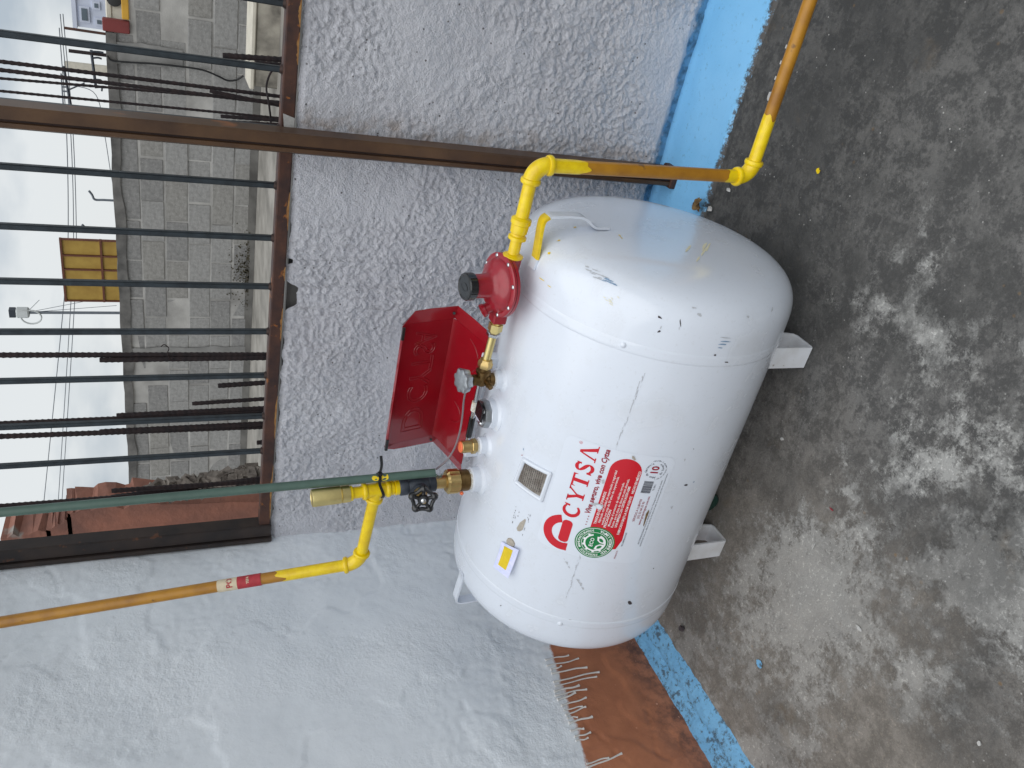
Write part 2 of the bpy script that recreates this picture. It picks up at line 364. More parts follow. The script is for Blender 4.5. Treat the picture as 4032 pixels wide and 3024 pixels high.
# blue skirting paint with worn edge
q = NB('sky_blue_paint'); X = q.xyz()
worn = q.math('MULTIPLY', q.ramp(q.math('ADD', q.math('MULTIPLY', q.noise(60, 6, .75), .7), q.math('MULTIPLY', q.noise(9, 3), .3)), .515, .575), .85)
c = q.mix(q.ramp(q.noise(5, 4), .35, .7), srgb(130, 192, 234), srgb(114, 178, 224)); c = q.mix(worn, c, srgb(74, 88, 98))
q.col(c); q.set(.5); q.bump(q.noise(110, 6, .75), 1, .006); M['bluecove'] = q.m
q = NB('sky_blue_floor_paint'); X = q.xyz()
ed = q.math('ADD', X[1], q.math('MULTIPLY', q.math('SUBTRACT', q.noise(70, 7, .8), .5), .085))
worn = q.ramp(q.math('ADD', ed, .5), .379, .392, (1, 1, 1, 1), (0, 0, 0, 1))
c = q.mix(q.ramp(q.noise(5, 4), .35, .7), srgb(134, 196, 240), srgb(122, 188, 234)); c = q.mix(q.math('MULTIPLY', q.ramp(q.noise(75, 6, .7), .58, .70), .55), c, srgb(96, 138, 172))
c = q.mix(worn, c, srgb(62, 60, 58)); q.col(c); q.set(.42); q.bump(q.noise(90, 4), .25, .002); M['bluefloor'] = q.m
# blocks
def blockmat(name, a, b):
    q = NB(name); n = q.noise(30, 5, .6); s = q.noise(1.7, 4, .6)
    c = q.mix(q.ramp(n, .3, .7), a, b); c = q.mix(q.math('MULTIPLY', q.ramp(q.noise(90, 3), .6, .7), .4), c, srgb(178, 176, 172)); c = q.mix(q.math('MULTIPLY', q.ramp(s, .55, .7), .45), c, srgb(96, 94, 92))
    q.col(c); q.set(.9); q.bump(n, .6, .01); return q.m
BLK = [blockmat('grey_block', srgb(150, 149, 147), srgb(126, 125, 123)), blockmat('light_block', srgb(156, 155, 153), srgb(132, 131, 129)),
       blockmat('dark_block', srgb(143, 142, 140), srgb(116, 115, 114)), blockmat('warm_block', srgb(152, 150, 146), srgb(126, 124, 120))]
M['mortar'] = mat('mortar', srgb(184, 182, 178), .95, 0, .2, 3, .4, 60, .004, c2=srgb(138, 136, 133))
M['capcem'] = mat('weathered_cement', srgb(118, 116, 113), .95, 0, .25, 6, .4, 40, .006, c2=srgb(74, 73, 72))
M['damp'] = mat('damp_cement', srgb(96, 94, 90), .9, 0, .2, 4, .4, 40, .006, c2=srgb(62, 60, 57))
M['smear'] = mat('cement_smear', srgb(142, 141, 139), .95, 0, .2, 5, .4, 40, .006, c2=srgb(116, 115, 113))
M['roof'] = mat('roof_cement', srgb(156, 152, 145), .9, 0, .2, 3, .3, 30, .006, c2=srgb(112, 109, 103))
M['ledge'] = mat('stained_ledge_concrete', srgb(170, 164, 152), .9, 0, .2, 5, .3, 40, .005, c2=srgb(88, 84, 78))
M['cream'] = mat('cream_coping', srgb(206, 200, 186), .8, 0, .08, 10)
M['terra'] = mat('broken_red_render', srgb(164, 112, 94), .9, 0, .2, 7, .5, 40, .008, c2=srgb(128, 92, 82), spots=(srgb(150, 146, 140), 6, .62))
M['rubble'] = mat('grey_rubble', srgb(138, 130, 122), .95, 0, .3, 24, .8, 60, .008, c2=srgb(92, 84, 78))
M['moss'] = mat('dry_moss_stain', srgb(70, 64, 48), .95, 0, .2, 30)
M['ypanel'] = mat('ochre_sheet', srgb(178, 146, 66), .6, 0, .1, 6, c2=srgb(156, 122, 50))
M['rframe'] = mat('red_brown_angle', srgb(112, 66, 48), .6, .1, .15, 20)
M['house'] = mat('far_white_house', srgb(206, 212, 228), .8, 0, .05, 1)
M['winfar'] = mat('far_window', srgb(96, 108, 118), .3, 0, .1, 2)
M['redpier'] = mat('red_brown_pier', srgb(122, 52, 50), .7, 0, .12, 8)
M['yellowbeam'] = mat('ochre_beam', srgb(204, 156, 52), .6, 0, .12, 8)
M['wire'] = mat('overhead_wire', srgb(110, 116, 124), .6, 0, .1)
M['alum'] = mat('aerial_aluminium', srgb(120, 126, 134), .4, .5, .1)
M['whitebox'] = mat('white_radio', srgb(206, 210, 210), .5, 0, .05)
M['ground'] = mat('city_ground', srgb(120, 116, 108), .95, 0, .2, .2)

# ================================================================== LARGE STRUCTURE
XL, YW = -1.85, 1.95
# city ground far below and around
mk('ground', [(-900, -900, -3.2), (900, -900, -3.2), (900, 900, -3.2), (-900, 900, -3.2)], [(0, 1, 2, 3)], M['ground'])['kind'] = 'structure'
# terrace floor
xs = np.arange(XL - .1, 2.6, .02); ys = np.arange(-2.4, YW + .06, .02); A, B = np.meshgrid(xs, ys, indexing='ij')
Z = (fbm(A * 3, B * 3, 3) - .5) * .008; V = np.stack([A, B, Z], -1).reshape(-1, 3)
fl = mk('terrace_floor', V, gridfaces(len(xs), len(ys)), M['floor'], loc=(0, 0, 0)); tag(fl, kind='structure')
fl_skirt = box((XL - .1, -2.4, -3.3), (2.58, 2.09, -.06)); mk('floor_slab', *fl_skirt, M['capcem'], fl, smooth=0)
def floor_z(x, y): return float((fbm(np.array(x) * 3., np.array(y) * 3., 3) - .5) * .008)

# low stucco wall behind the tank
xs = np.arange(XL - .02, 1.15, .0034); nv = 310; vv = np.linspace(0, 1, nv)
def ztop(x):
    t = 1.045 + (fbm(x * 30, x * 0 + 3, 3) - .5) * .014
    return t - (.006 + .028 * fbm(x * 42, x * 0 + 8, 3)) * sstep(-1.035, -1.015, x) * (1 - sstep(-.965, -.945, x)) - .016 * sstep(-.90, -.895, x) * (1 - sstep(-.885, -.88, x))
A, Bv = np.meshgrid(xs, vv, indexing='ij'); Zg = Bv * ztop(A)
g1 = fbm(A * 130 + 3, Zg * 130, 2, .7); g2 = fbm(A * 60 + 9, Zg * 60, 3, .65); patch = sstep(.40, .58, fbm(A * 3.1 + 4, Zg * 3.1 + 2, 3))
grit = (sstep(.40, .64, g1) - .5) * .0034 + (g2 - .5) * .0056 + rng.normal(0, .0004, A.shape)
lump = grit * (.45 + .75 * patch) + (fbm(A * 4, Zg * 4 + 7, 3) - .5) * .020 + (fbm(A * 13, Zg * 13 + 7, 3) - .5) * .008
foot = 1 - sstep(.030, .052, Zg + (fbm(A * 12, A * 0, 2) - .5) * .02)
lump = lump * (1 - .4 * foot) - .012 * foot
topround = sstep(.985, 1.0, Bv) * .008
Yg = YW - lump + topround
V = np.stack([A, Yg, Zg], -1).reshape(-1, 3); Fq = gridfaces(len(xs), nv)
pw = mk('parapet_wall', V, Fq, M['stucco'], loc=(0, YW, 0), smooth=180)
tag(pw, 'low rough stucco wall painted lavender grey with blue foot, behind the tank', 'wall')
xe = xs[::6]; zt = xe * 0 + 1.040; n = len(xe)
V = np.concatenate([np.stack([xe, xe * 0 + yy_, zz_], 1) for yy_, zz_ in ((YW + .034, zt - .2), (YW + .032, zt), (2.1, zt), (2.1, zt * 0 - .06))])
Fq = [(k * n + i, k * n + i + 1, (k + 1) * n + i + 1, (k + 1) * n + i) for k in range(3) for i in range(n - 1)]
mk('wall_core', V, Fq, M['capcem'], pw, smooth=0)

# left wall
ys = np.arange(-.7, 1.992, .0065); zs = np.arange(0, 2.5, .0075); A, Zg = np.meshgrid(ys, zs, indexing='ij')
rough = sstep(.46, .6, fbm(A * 2.3 + 1.7, Zg * 2.3 + .6, 3)) + sstep(1.55, 1.9, A) * .7
rough = np.clip(rough, 0, 1) * (Zg > .30 + (1.3 - A) * .15)
d = (fbm(A * 3, Zg * 3, 3) - .5) * .016 + (fbm(A * 14, Zg * 14, 3) - .5) * .004 + rough * (fbm(A * 95, Zg * 95, 3, .75) - .5) * .0048 + (fbm(A * 40 + 5, Zg * 40, 3) - .5) * .0012
pl = sstep(.56, .575, fbm(A * 3.4 + 20, Zg * 3.4 + 3, 4)); d += pl * .0025
crack = np.abs(fbm(A * 2.1 + 3 + fbm(A * 9, Zg * 9, 3) * .35, Zg * 2.1 + 11, 3) - .5); d -= np.exp(-(crack / .0022) ** 2) * .0035 * (fbm(A * 5, Zg * 5, 2) > .5)
V = np.stack([XL + d, A, Zg], -1).reshape(-1, 3); g = gridfaces(len(ys), len(zs))[:, ::-1]
lw = mk('side_wall', V, g, M['leftwall'], loc=(XL, 0, 0), smooth=180)
tag(lw, 'tall pale blue-grey plastered wall with terracotta lower band and paint drips', 'wall')
mk('wall_core', *box((XL - .16, -.7, -.05), (XL - .03, 1.985, 2.5)), M['terra'], lw, smooth=0)
def wall_x(y, z):
    y = np.array(float(y)); z = np.array(float(z)); return XL + float((fbm(y * 3, z * 3, 3) - .5) * .016 + (fbm(y * 14, z * 14, 3) - .5) * .004)
c8 = lambda x, y: ((1700 + x * .6329) * .54861, (2000 + y * .6329) * .54861)
drips = [(705, 950, 850, 918), (715, 985, 912, 945), (740, 1008, 805, 990), (745, 1033, 965, 992), (755, 1088, 1040, 1022), (765, 1115, 1025, 1050), (760, 1148, 915, 1110), (765, 1175, 962, 1130), (780, 1200, 890, 1160), (805, 1235, 958, 1190), (820, 1264, 935, 1243), (830, 1295, 955, 1248), (840, 1314, 905, 1306), (850, 1345, 995, 1305), (860, 1395, 943, 1376), (885, 1430, 985, 1408), (895, 1455, 970, 1440), (960, 1597, 1100, 1555), (965, 1618, 1180, 1537)]
for x0, y0, x1, y1 in drips:
    P = []; k = 12; ph = random.random() * 6
    for i in range(k + 1):
        t = i / k; p = PX(*c8(x0 + (x1 - x0) * t, y0 + (y1 - y0) * t + 5 * math.sin(t * 7 + ph) * t), XL)
        P.append((wall_x(p[1], p[2]) + .003, p[1], p[2]))
    r = random.uniform(.75, 1.15) * np.interp(np.linspace(0, 1, k + 1), [0, .2, .9, 1], [.0042, .0024, .0026, .0040])
    mk('paint_drip', *tube(P, r, 6), M['dripm'], lw)
# blue cove along the foot of the left wall
ys = np.arange(-.7, YW + .01, .008); us = np.linspace(0, 1, 22); A, U = np.meshgrid(ys, us, indexing='ij')
wd = .122 + (fbm(A * 7, A * 0, 3) - .5) * .016 + (fbm(A * 60, A * 0, 3) - .5) * .016 + (1.3 - A) * .02
xx = XL - .02 + U * (wd + .02)
prof = np.interp(us, [0, .16, .3, .44, .5, .56, .72, .92, 1], [.030, .026, .022, .018, .009, .016, .013, .006, -.004])[None, :]
zz = prof + (fbm(A * 22, U * 4, 4) - .5) * .012 * np.sin(np.pi * U) + (fbm(A * 110, U * 16, 3) - .5) * .010 * np.sin(np.pi * U)
mk('blue_cove', np.stack([xx, A, zz], -1).reshape(-1, 3), gridfaces(len(ys), len(us))[:, ::-1], M['bluecove'], lw, smooth=180)
# blue painted strip on the floor along the stucco wall
xs = np.arange(XL + .05, 1.7, .01); us = np.linspace(0, 1, 26); A, U = np.meshgrid(xs, us, indexing='ij')
y0 = 1.702 + (fbm(A * 26, A * 0, 4, .6) - .5) * .034; yy = y0 + U * (YW + .02 - y0)
zz = .0085 + (fbm(A * 12, yy * 12, 3) - .5) * .004 + sstep(.86, 1, U) * .010 * fbm(A * 20, A * 0 + 3, 3) - (U < .02) * .012
st = mk('blue_floor_strip', np.stack([A, yy, zz], -1).reshape(-1, 3), gridfaces(len(xs), len(us)), M['bluefloor'], loc=(0, 1.83, 0), smooth=180)
st.parent = pw; st.location = (0, 1.83 - YW, 0)

# ------------------------------------------------------------------ neighbour's roof, block wall and what stands beyond
YB, ZR, CH, BL = 7.6, .44, .2, .4
rf = mk('neighbour_roof', *box((-9, 2.1, ZR - .2), (5, YB + .2, ZR)), M['roof'], smooth=0); tag(rf, kind='structure')
bw = thing('block_wall', (-3, YB, ZR), 'long grey concrete block wall across the neighbouring roof, behind the bars', 'wall')
x_step = PY(252, 68, YB)[0]       # the wall is one course lower beyond the red pier
mk('mortar_bed', *box((-9, YB + .012, ZR - .02), (x_step, YB + .15, ZR + 6 * CH)), M['mortar'], bw, smooth=0)
mk('mortar_bed', *box((x_step, YB + .012, ZR - .02), (4, YB + .15, ZR + 5 * CH + .03)), M['mortar'], bw, smooth=0)
bmesh_ = []
for k, m_ in enumerate(BLK):
    v, f = box((-.193, .006, .007), (.193, .05, .193), .004)
    v = v + rng.normal(0, .0015, v.shape); me = bpy.data.meshes.new('block'); me.from_pydata(v.tolist(), [], f); me.materials.append(m_); bmesh_.append(me)
for c_ in range(6):
    for k in range(-19, 10):
        x = k * BL + (.2 if c_ % 2 else 0) + .1
        if x < -7.9 or x > 3.4 or (c_ == 5 and x > x_step - .2): continue
        o = bpy.data.objects.new('block', bmesh_[int(rng.integers(0, 4))] if c_ < 5 else bmesh_[2]); col.objects.link(o); o.parent = bw
        o.location = (x + 3 + rng.normal(0, .004), rng.normal(0, .004), c_ * CH + rng.normal(0, .003))
        o.rotation_euler = (0, rng.normal(0, .006), 0)
# smeared cement render: cap and right hand part
xs = np.arange(-8.2, x_step, .05); t = .05 + .06 * fbm(xs * 2.2, xs * 0, 3)
V = []; Fq = []
for i, x in enumerate(xs):
    zt = ZR + 6 * CH + .012 + .012 * float(vnoise(np.array(x * 6.), np.array(1.)))
    V += [(x, YB - .012, zt - t[i]), (x, YB - .014, zt - .004), (x, YB + .16, zt), (x, YB + .16, zt - .1)]
for i in range(len(xs) - 1):
    for k in range(3): Fq.append((i * 4 + k, i * 4 + 4 + k, i * 4 + 5 + k, i * 4 + 1 + k))
mk('cement_cap', V, Fq, M['capcem'], bw, smooth=30)
# rendered concrete pier in the block wall, and smear patches
pr = [PY(225, 72, YB), PY(540, 170, YB)]
for a, b, c_, d_ in ((232, 88, 395, 150), (282, 752, 545, 776)):
    p0 = PY(a, b, YB - .012); p1 = PY(c_, d_, YB - .012); V = []; nn = 10
    for i in range(nn):
        zz_ = p0[2] + (p1[2] - p0[2]) * i / (nn - 1)
        for s in (0, 1): V.append(((p0[0], p1[0])[s] + rng.normal(0, .008), YB - .006, zz_))
    mk('cement_smear', V, [(2 * i, 2 * i + 1, 2 * i + 3, 2 * i + 2) for i in range(nn - 1)], M['smear'], bw, smooth=0)
mk('damp_fillet', [(-8, YB - .05, ZR + .002), (3.4, YB - .05, ZR + .002), (3.4, YB + .01, ZR + .07), (-8, YB + .01, ZR + .07)], [(0, 1, 2, 3)], M['damp'], bw, smooth=0)
# damp moss at the foot
V = []; Fq = []
p = PY(525, 592, YB - .02)
for k in range(420):
    a = rng.normal(0, .20); h = abs(rng.normal(0, .09)); s = rng.uniform(.003, .011); c0 = np.array([p[0] + a * (1 - h), YB - .016, ZR + .01 + h]); i0 = len(V)
    for j in range(5): an = j * 1.257 + k; V.append(c0 + s * np.array([math.cos(an), 0, math.sin(an)]) * rng.uniform(.6, 1.2))
    Fq.append(tuple(range(i0, i0 + 5)))
ms = mk('moss', V, Fq, M['moss'], bw, smooth=0); ms['kind'] = 'stuff'
# coped concrete ledge on the roof
p = PZ(603, 100, ZR); yl = p[1]; zl = PY(541, 100, yl)[2]; xl = PY(575, 190, yl)[0]; yb = PZ(531, 100, zl)[1]
yb = min(max(yb, yl + .12), YB - .05)
lg = thing('concrete_ledge', (xl + 1.5, yl, ZR), 'stained concrete ledge with pale cream top at foot of block wall', 'ledge')
fix(mk('ledge_body', *box((xl, yl, ZR - .01), (xl + 3, yb, zl - .035), .01), M['ledge'], lg))
fix(mk('coping', *box((xl - .02, yl - .02, zl - .035), (xl + 3, yb, zl), .008), M['cream'], lg))
# cable hanging down the block wall
cb = [(232, 120), (240, 130), (272, 134), (325, 137), (385, 143), (437, 151), (470, 164), (492, 174), (512, 172), (526, 163)]
tag(mk('hanging_cable', *tube(smooth_path([PY(a * 1.0, b, YB - .03) for a, b in cb], 40), .008, 6), M['tie']), 'thin black cable hanging loosely down the grey block wall', 'cable')
# red pier and ochre beam at the step
p0 = PY(225, 66, YB); p1 = PY(281, 47, YB)
tag(fix(mk('brick_pier', *box((p0[0], YB - .02, ZR + 5 * CH + .031), (p1[0], YB + .06, p0[2] + .01), .006), M['redpier'])), 'short red-brown pier on top of the block wall', 'pier')
tag(fix(mk('ochre_beam', *box((p1[0] + .012, YB - .01, ZR + 5 * CH + .032), (4, YB + .06, ZR + 5 * CH + .085), .006), M['yellowbeam'])), 'ochre yellow beam lying on the lower block wall beside red pier', 'beam')
hb = PY(238, 20, YB + .5)
bb = thing('mortar_bucket', (hb[0] + .05, YB + .35, ZR + 5 * CH - .2), 'pale upturned bucket behind the ochre beam', 'bucket')
mk('bucket_body', *lathe((hb[0] + .02, YB + .35, ZR + 5 * CH - .2), (0, 0, 1), [(0, .13), (.36, .11), (.37, .12), (.40, .12), (.41, .08)], 20), M['cream'], bb)
mk('bucket_mouth', *lathe((hb[0] + .13, YB + .24, ZR + 5 * CH + .14), (.2, -1, .1), [(0, .055), (.01, .06), (.012, .045)], 16), M['tie'], bb)
# far white house
YH = 30; a = PY(167, 57, YH); b = PY(225, 58, YH)
hs = thing('white_house', (a[0] + 4, YH, -3.2), 'far white house with three windows, seen past the grille at the edge', 'house')
mk('wall', *box((a[0], YH, -3.2), (a[0] + 9, YH + 7, a[2])), M['house'], hs, smooth=0)
mk('parapet', *box((a[0] - .05, YH - .08, a[2]), (a[0] + 9.1, YH + 7, a[2] + .12)), M['house'], hs, smooth=0)
for (x0, y0, x1, y1) in ((177, 19, 188, 43), (204, 8, 211, 16), (210, 44, 219, 51)):
    p = PY(x0, y1, YH - .05); r_ = PY(x1, y0, YH - .05); lo = np.minimum(p, r_); hi = np.maximum(p, r_)
    wdw = mk('window', *box((lo[0] - .06, YH - .06, lo[2] - .06), (hi[0] + .06, YH + .01, hi[2] + .06)), M['house'], hs, smooth=0)
    mk('pane', *box((lo[0], YH - .09, lo[2]), (hi[0], YH - .0605, hi[2])), M['winfar'], wdw, smooth=0)
# ochre sheet enclosure on a roof
YE = 10.; p = PY(130, 649, YE); r_ = PY(252, 521, YE); x0, x1, z0, z1 = p[0], r_[0], r_[2] - .35, p[2] - .06
en = thing('sheet_enclosure', ((x0 + x1) / 2, YE, z0), 'ochre sheet panel with red-brown frame standing above the block wall', 'enclosure')
mk('enclosure_body', *box((x0 + .02, YE + .02, z0), (x1 - .02, YE + .05, z1 - .02)), M['ypanel'], en, smooth=0)
xc = [x0, *[PY(200, yy_, YE)[0] for yy_ in (615, 583, 553)], x1]; zm = PY(221, 585, YE)[2]
for i in range(4):
    for za, zb in ((z0, zm), (zm, z1)):
        mk('panel', *box((xc[i] + .012, YE + .005, za + .012), (xc[i + 1] - .012, YE + .019, zb - .012)), M['ypanel'], en, smooth=0)
for i, x in enumerate(xc): mk('frame_bar', *box((x - .009, YE - .012, z0), (x + .009, YE + .018, z1)), M['rframe'], en, smooth=0)
for z in (zm, z1): mk('frame_bar', *box((x0 - .012, YE - .014, z - .012), (x1 + .012, YE + .0185, z + .012)), M['rframe'], en, smooth=0)
# radio mast
YM = 12.; p = PY(266, 674, YM); t_ = PY(55, 675, YM); u_ = PY(20, 675, YM)
rm = thing('radio_mast', (p[0], YM, -3.2), 'thin mast with white radio box and cable loop, left of ochre enclosure', 'mast')
mk('pole', *cyl((p[0], YM, -3.2), (t_[0], YM, t_[2]), .022, 8), M['alum'], rm)
rb = mk('radio_box', *box((t_[0] - .07, YM - .06, t_[2] - .05), (t_[0] + .07, YM + .06, u_[2] - .08), .02), M['whitebox'], rm)
fix(rb); mk('radio_cap', *box((t_[0] - .06, YM - .05, u_[2] - .08), (t_[0] + .06, YM + .05, u_[2])), M['slate'], rm, smooth=0)
a = np.linspace(0, 2 * math.pi, 24); cc = PY(68, 683, YM); mk('cable_loop', *tube(np.stack([cc[0] + .11 * np.cos(a), a * 0 + YM - .03, cc[2] + .13 * np.sin(a)], 1), .012, 6), M['whitebox'], rm)
for e_ in ((85, 648), (252, 660), (240, 640)):
    q0 = PY(58, 675, YM); q1 = PY(*e_, YM); mk('guy_wire', *cyl(q0, q0 + (q1 - q0) * 1.0, .004, 5), M['wire'], rm)
# aerials and stakes
c1 = lambda x, y: (x * .15874, y * .15874)
YA = 8.6
def line(a, b, r, Y=YA, n=6): return cyl(PY(*c1(*a), Y), PY(*c1(*b), Y), r, n)
an = thing('tv_aerial', (PY(*c1(1410, 740), YA)[0], YA, .3), 'television aerial on pole nearest the far house, right of the rebars', 'aerial')
q0 = PY(*c1(935, 690), YA); q1 = PY(*c1(1410, 740), YA); mk('pole', *cyl(q0, (q1[0], YA, .3), .016, 8), M['rebar'], an)
mk('boom', *line((1240, 680), (1305, 1190), .014), M['slate'], an)
for pts in (((1240, 700), (1340, 705), (1410, 718)), ((1260, 790), (1330, 785), (1385, 800)), ((1290, 1190), (1380, 1190), (1385, 1240)), ((1280, 1080), (1370, 1090), (1360, 1110))):
    mk('element', *tube(smooth_path([PY(*c1(*p_), YA - .02) for p_ in pts], 12), .009, 6), M['slate'], an)
an = thing('tv_aerial', (PY(*c1(965, 1440), 9.6)[0], 9.6, .3), 'pale folded-loop television aerial beside the rusty post', 'aerial')
mk('boom', *line((865, 900), (965, 1440), .014, 9.6), M['slate'], an)
mk('boom', *line((830, 1000), (860, 1440), .008, 9.6), M['alum'], an)
for y_ in (1180, 1240, 1330, 1440): mk('element', *line((830 + (y_ - 1000) * .07, y_), (915 + (y_ - 1180) * .19, y_ + 5), .009, 9.6), M['alum'], an)
mk('stay', *line((940, 1220), (1150, 1130), .008, 9.6), M['slate'], an)
q0 = PY(*c1(965, 1440), 9.6); mk('pole', *cyl((q0[0], 9.6, q0[2]), (q0[0], 9.6, .3), .016, 8), M['alum'], an)
q0 = PY(*c1(872, 378), 7.7); q1 = PY(*c1(1395, 455), 7.7)
tag(mk('steel_stake', *cyl(q0, q1 + (q1 - q0) * .12, .011, 7), M['rust']), 'thin rusty steel stake leaning up from top of block wall', 'stake')
q0 = PY(*c1(880, 935), 24); q1 = PY(*c1(1410, 955), 24)
tag(mk('street_pole', *lathe((q1[0], 24, -3.2), (0, 0, 1), [(0, .17), (q0[2] + 3.2, .12)], 12), M['cream']), 'pale street pole far behind the aerials', 'pole')
for pts, lab in (([(192, 412), (199, 421), (205, 431), (225, 432), (262, 434)], 'bent pipe standing above block wall between two bars'), ([(177, 485), (186, 492), (205, 497), (262, 500)], 'small bent pipe above block wall just right of ochre enclosure')):
    tag(mk('vent_pipe', *tube(smooth_path([PY(*p_, 9.) for p_ in pts], 16), .012, 6), M['alum']), lab, 'pipe')
# overhead wires
YO = 19.
for pts, lab, r in (([(128, 60), (144, 291), (147, 516), (138, 652), (88, 1150), (74, 1270)], 'uppermost overhead wire sagging across the sky', .010),
                 ([(130, 30), (153, 291), (159, 516), (153, 656), (122, 1141), (112, 1270)], 'middle overhead wire of the close pair in the sky', .009),
                 ([(136, 30), (158, 291), (165, 516), (161, 656), (130, 1141), (121, 1270)], 'lower overhead wire of the close pair in the sky', .009),
                 ([(150, 182), (207, 205), (226, 291), (240, 378), (258, 470)], 'steep overhead wire running down to the block wall top', .008)):
    tag(mk('overhead_wire', *tube(smooth_path([PY(*p_, YO) for p_ in pts], 30), r, 5), M['wire']), lab, 'wire', 'overhead wires across the sky')
# broken brick wall end
p0 = PY(560, 1100, 2.62); V = []; Fq = []
outline = [(575, 1085), (300, 1092), (230, 1096), (165, 1104), (150, 1112), (146, 1120), (137, 1128), (118, 1137), (104, 1146), (60, 1152), (0, 1163)]
YQ = 2.55
bk = thing('broken_wall', (-2.3, YQ, ZR), 'broken reddish rendered wall stub behind the corner of the grille', 'wall')
prof = []
for k in range(40):
    t = k / 39 * (len(outline) - 1); i = min(int(t), len(outline) - 2); f_ = t - i
    a = outline[i]; b = outline[i + 1]; p = PY(a[0] + (b[0] - a[0]) * f_, a[1] + (b[1] - a[1]) * f_, YQ)
    prof.append((p[0] + rng.normal(0, .005), p[2] + rng.normal(0, .005)))
V = []
for x, z in prof: V += [(x, YQ, z), (x + rng.normal(0, .006), YQ + .14, z + rng.normal(0, .006)), (-3.0, YQ, z), (-3.0, YQ + .14, z)]
x, z = prof[0]; Fq = []
for i in range(len(prof) - 1):
    b = i * 4; Fq += [(b + 2, b, b + 4, b + 6), (b, b + 1, b + 5, b + 4), (b + 1, b + 3, b + 7, b + 5)]
mk('red_render', V, Fq, M['terra'], bk, smooth=0)
mk('wall_foot', *box((-3.0, YQ + .001, ZR - .02), (prof[0][0], YQ + .14, prof[0][1] + .002)), M['terra'], bk, smooth=0)
rub = [(485, 1062), (430, 1070), (360, 1085), (345, 1096), (365, 1100), (400, 1108), (560, 1110), (580, 1060)]
V = []; Fq = []
for k in range(260):
    t = random.random(); px = 327 + 240 * t; py = (1105 - .0904 * px) - 4 - (16 + 22 * t) * random.random()
    c0 = PY(px, py, YQ - .05 + .04 * random.random()); s = random.uniform(.010, .024); i0 = len(V)
    D = rng.normal(0, 1, (8, 3)); D /= np.linalg.norm(D, axis=1)[:, None]
    bv, bf = box((-1, -1, -1), (1, 1, 1)); bv = bv * s * rng.uniform(.6, 1.2, (8, 3)) @ np.linalg.qr(rng.normal(0, 1, (3, 3)))[0]
    V += (bv + c0).tolist(); Fq += [tuple(i + i0 for i in f_) for f_ in bf]
rb = mk('rubble', V, Fq, M['rubble'], bk, smooth=0); rb['kind'] = 'stuff'
# rebars standing out of the neighbour's roof
ca = lambda x, y: (x * .36377, y * .36377); cbk = lambda x, y: (x * .42995, 548.61 + y * .42995)
def rebar(p, q_, Y, r, label, ext=0):
    a = PY(*p, Y); b = PY(*q_, Y); d = (a - b); L0 = np.linalg.norm(d); d /= L0
    base = b - d * ((b[2] - ZR) / d[2]); top = a + d * ext; L = np.linalg.norm(top - base); n = int(L / .0055)
    hh = np.linspace(0, L, n); rr = r * np.array([.94, 1.0, 1.14])[np.arange(n) % 3]; rr[-1] = r * .9
    o = mk('rebar', *tube(base + np.outer(hh, d), rr, 8), M['rebar']); tag(o, label, 'rebar', 'rebars behind the low wall')
    return o
R_ = .0052
rebar(ca(0, 365), ca(1680, 575), 2.45, R_, 'tall rebar nearest the right hand bars, right of the rusty post', .5)
rebar(ca(0, 415), ca(1675, 618), 2.40, R_, 'tall ribbed rebar second from the right, right of rusty post', .5)
rebar(ca(0, 465), ca(1675, 606), 2.62, .0038, 'thin pale tall rebar third from the right, right of rusty post', .5)
rebar(ca(0, 540), ca(1665, 702), 2.62, .0038, 'thin tall rebar closest to the rusty post on its right', .5)
rebar(ca(1310, 690), ca(1668, 716), 2.35, R_, 'short rebar stub close to the rusty post on its right', 0)
rebar(ca(1322, 330), ca(1690, 356), 2.35, .0075, 'taller short rebar stub in front of the concrete ledge', 0)
rebar(ca(1515, 372), ca(1690, 386), 2.40, R_, 'lowest rebar stub in front of the concrete ledge', 0)
rebar(ca(1245, 540), ca(1672, 628), 2.38, R_, 'slanting rebar lap right of the rusty post, below the tall ones', 0)
rebar(ca(700, 690), ca(1668, 740), 2.55, R_, 'rebar directly beside the bar at the rusty post', 0)
rebar(cbk(0, 508), cbk(1345, 506), 2.3, .0080, 'tall rebar left of the ochre enclosure, right of the red lid', .5)
rebar(cbk(500, 533), cbk(1345, 522), 2.29, .0076, 'lapped rebar ending at roof height, tied to the tall one by wire', 0)
rebar(cbk(1095, 662), cbk(1340, 646), 2.3, .0080, 'short thick rebar stub with square top, middle of the grille', 0)
rebar(cbk(965, 752), cbk(1330, 728), 2.3, .0066, 'thin short rebar stub with pale tip, middle of the grille', 0)
rebar(cbk(585, 812), cbk(1330, 775), 2.32, .0080, 'dark rebar lap ending level with block wall top, beside a bar', 0)
rebar(cbk(0, 852), cbk(1330, 795), 2.36, .0076, 'tall rebar hidden behind a bar, centre left of grille', .5)
rebar(cbk(0, 917), cbk(1322, 868), 2.3, .0080, 'tall rebar second from the green conduit', .5)
rebar(cbk(500, 893), cbk(1322, 852), 2.29, .0080, 'thick rebar lap ending above the block wall, left of a bar', 0)
rebar(cbk(1290, 948), cbk(1320, 946), 2.3, .0080, 'lowest rebar stub just above the grille rail', 0)
rebar(cbk(560, 1190), cbk(1310, 1142), 2.3, .0080, 'rebar lap with flat top right beside green conduit', 0)
rebar(cbk(560, 1222), cbk(1310, 1128), 2.31, .0080, 'leaning rebar touching the green conduit in view', 0)
rebar(cbk(0, 1268), cbk(1310, 1168), 2.3, .0080, 'tall rebar whose ribs show along the green conduit', .5)
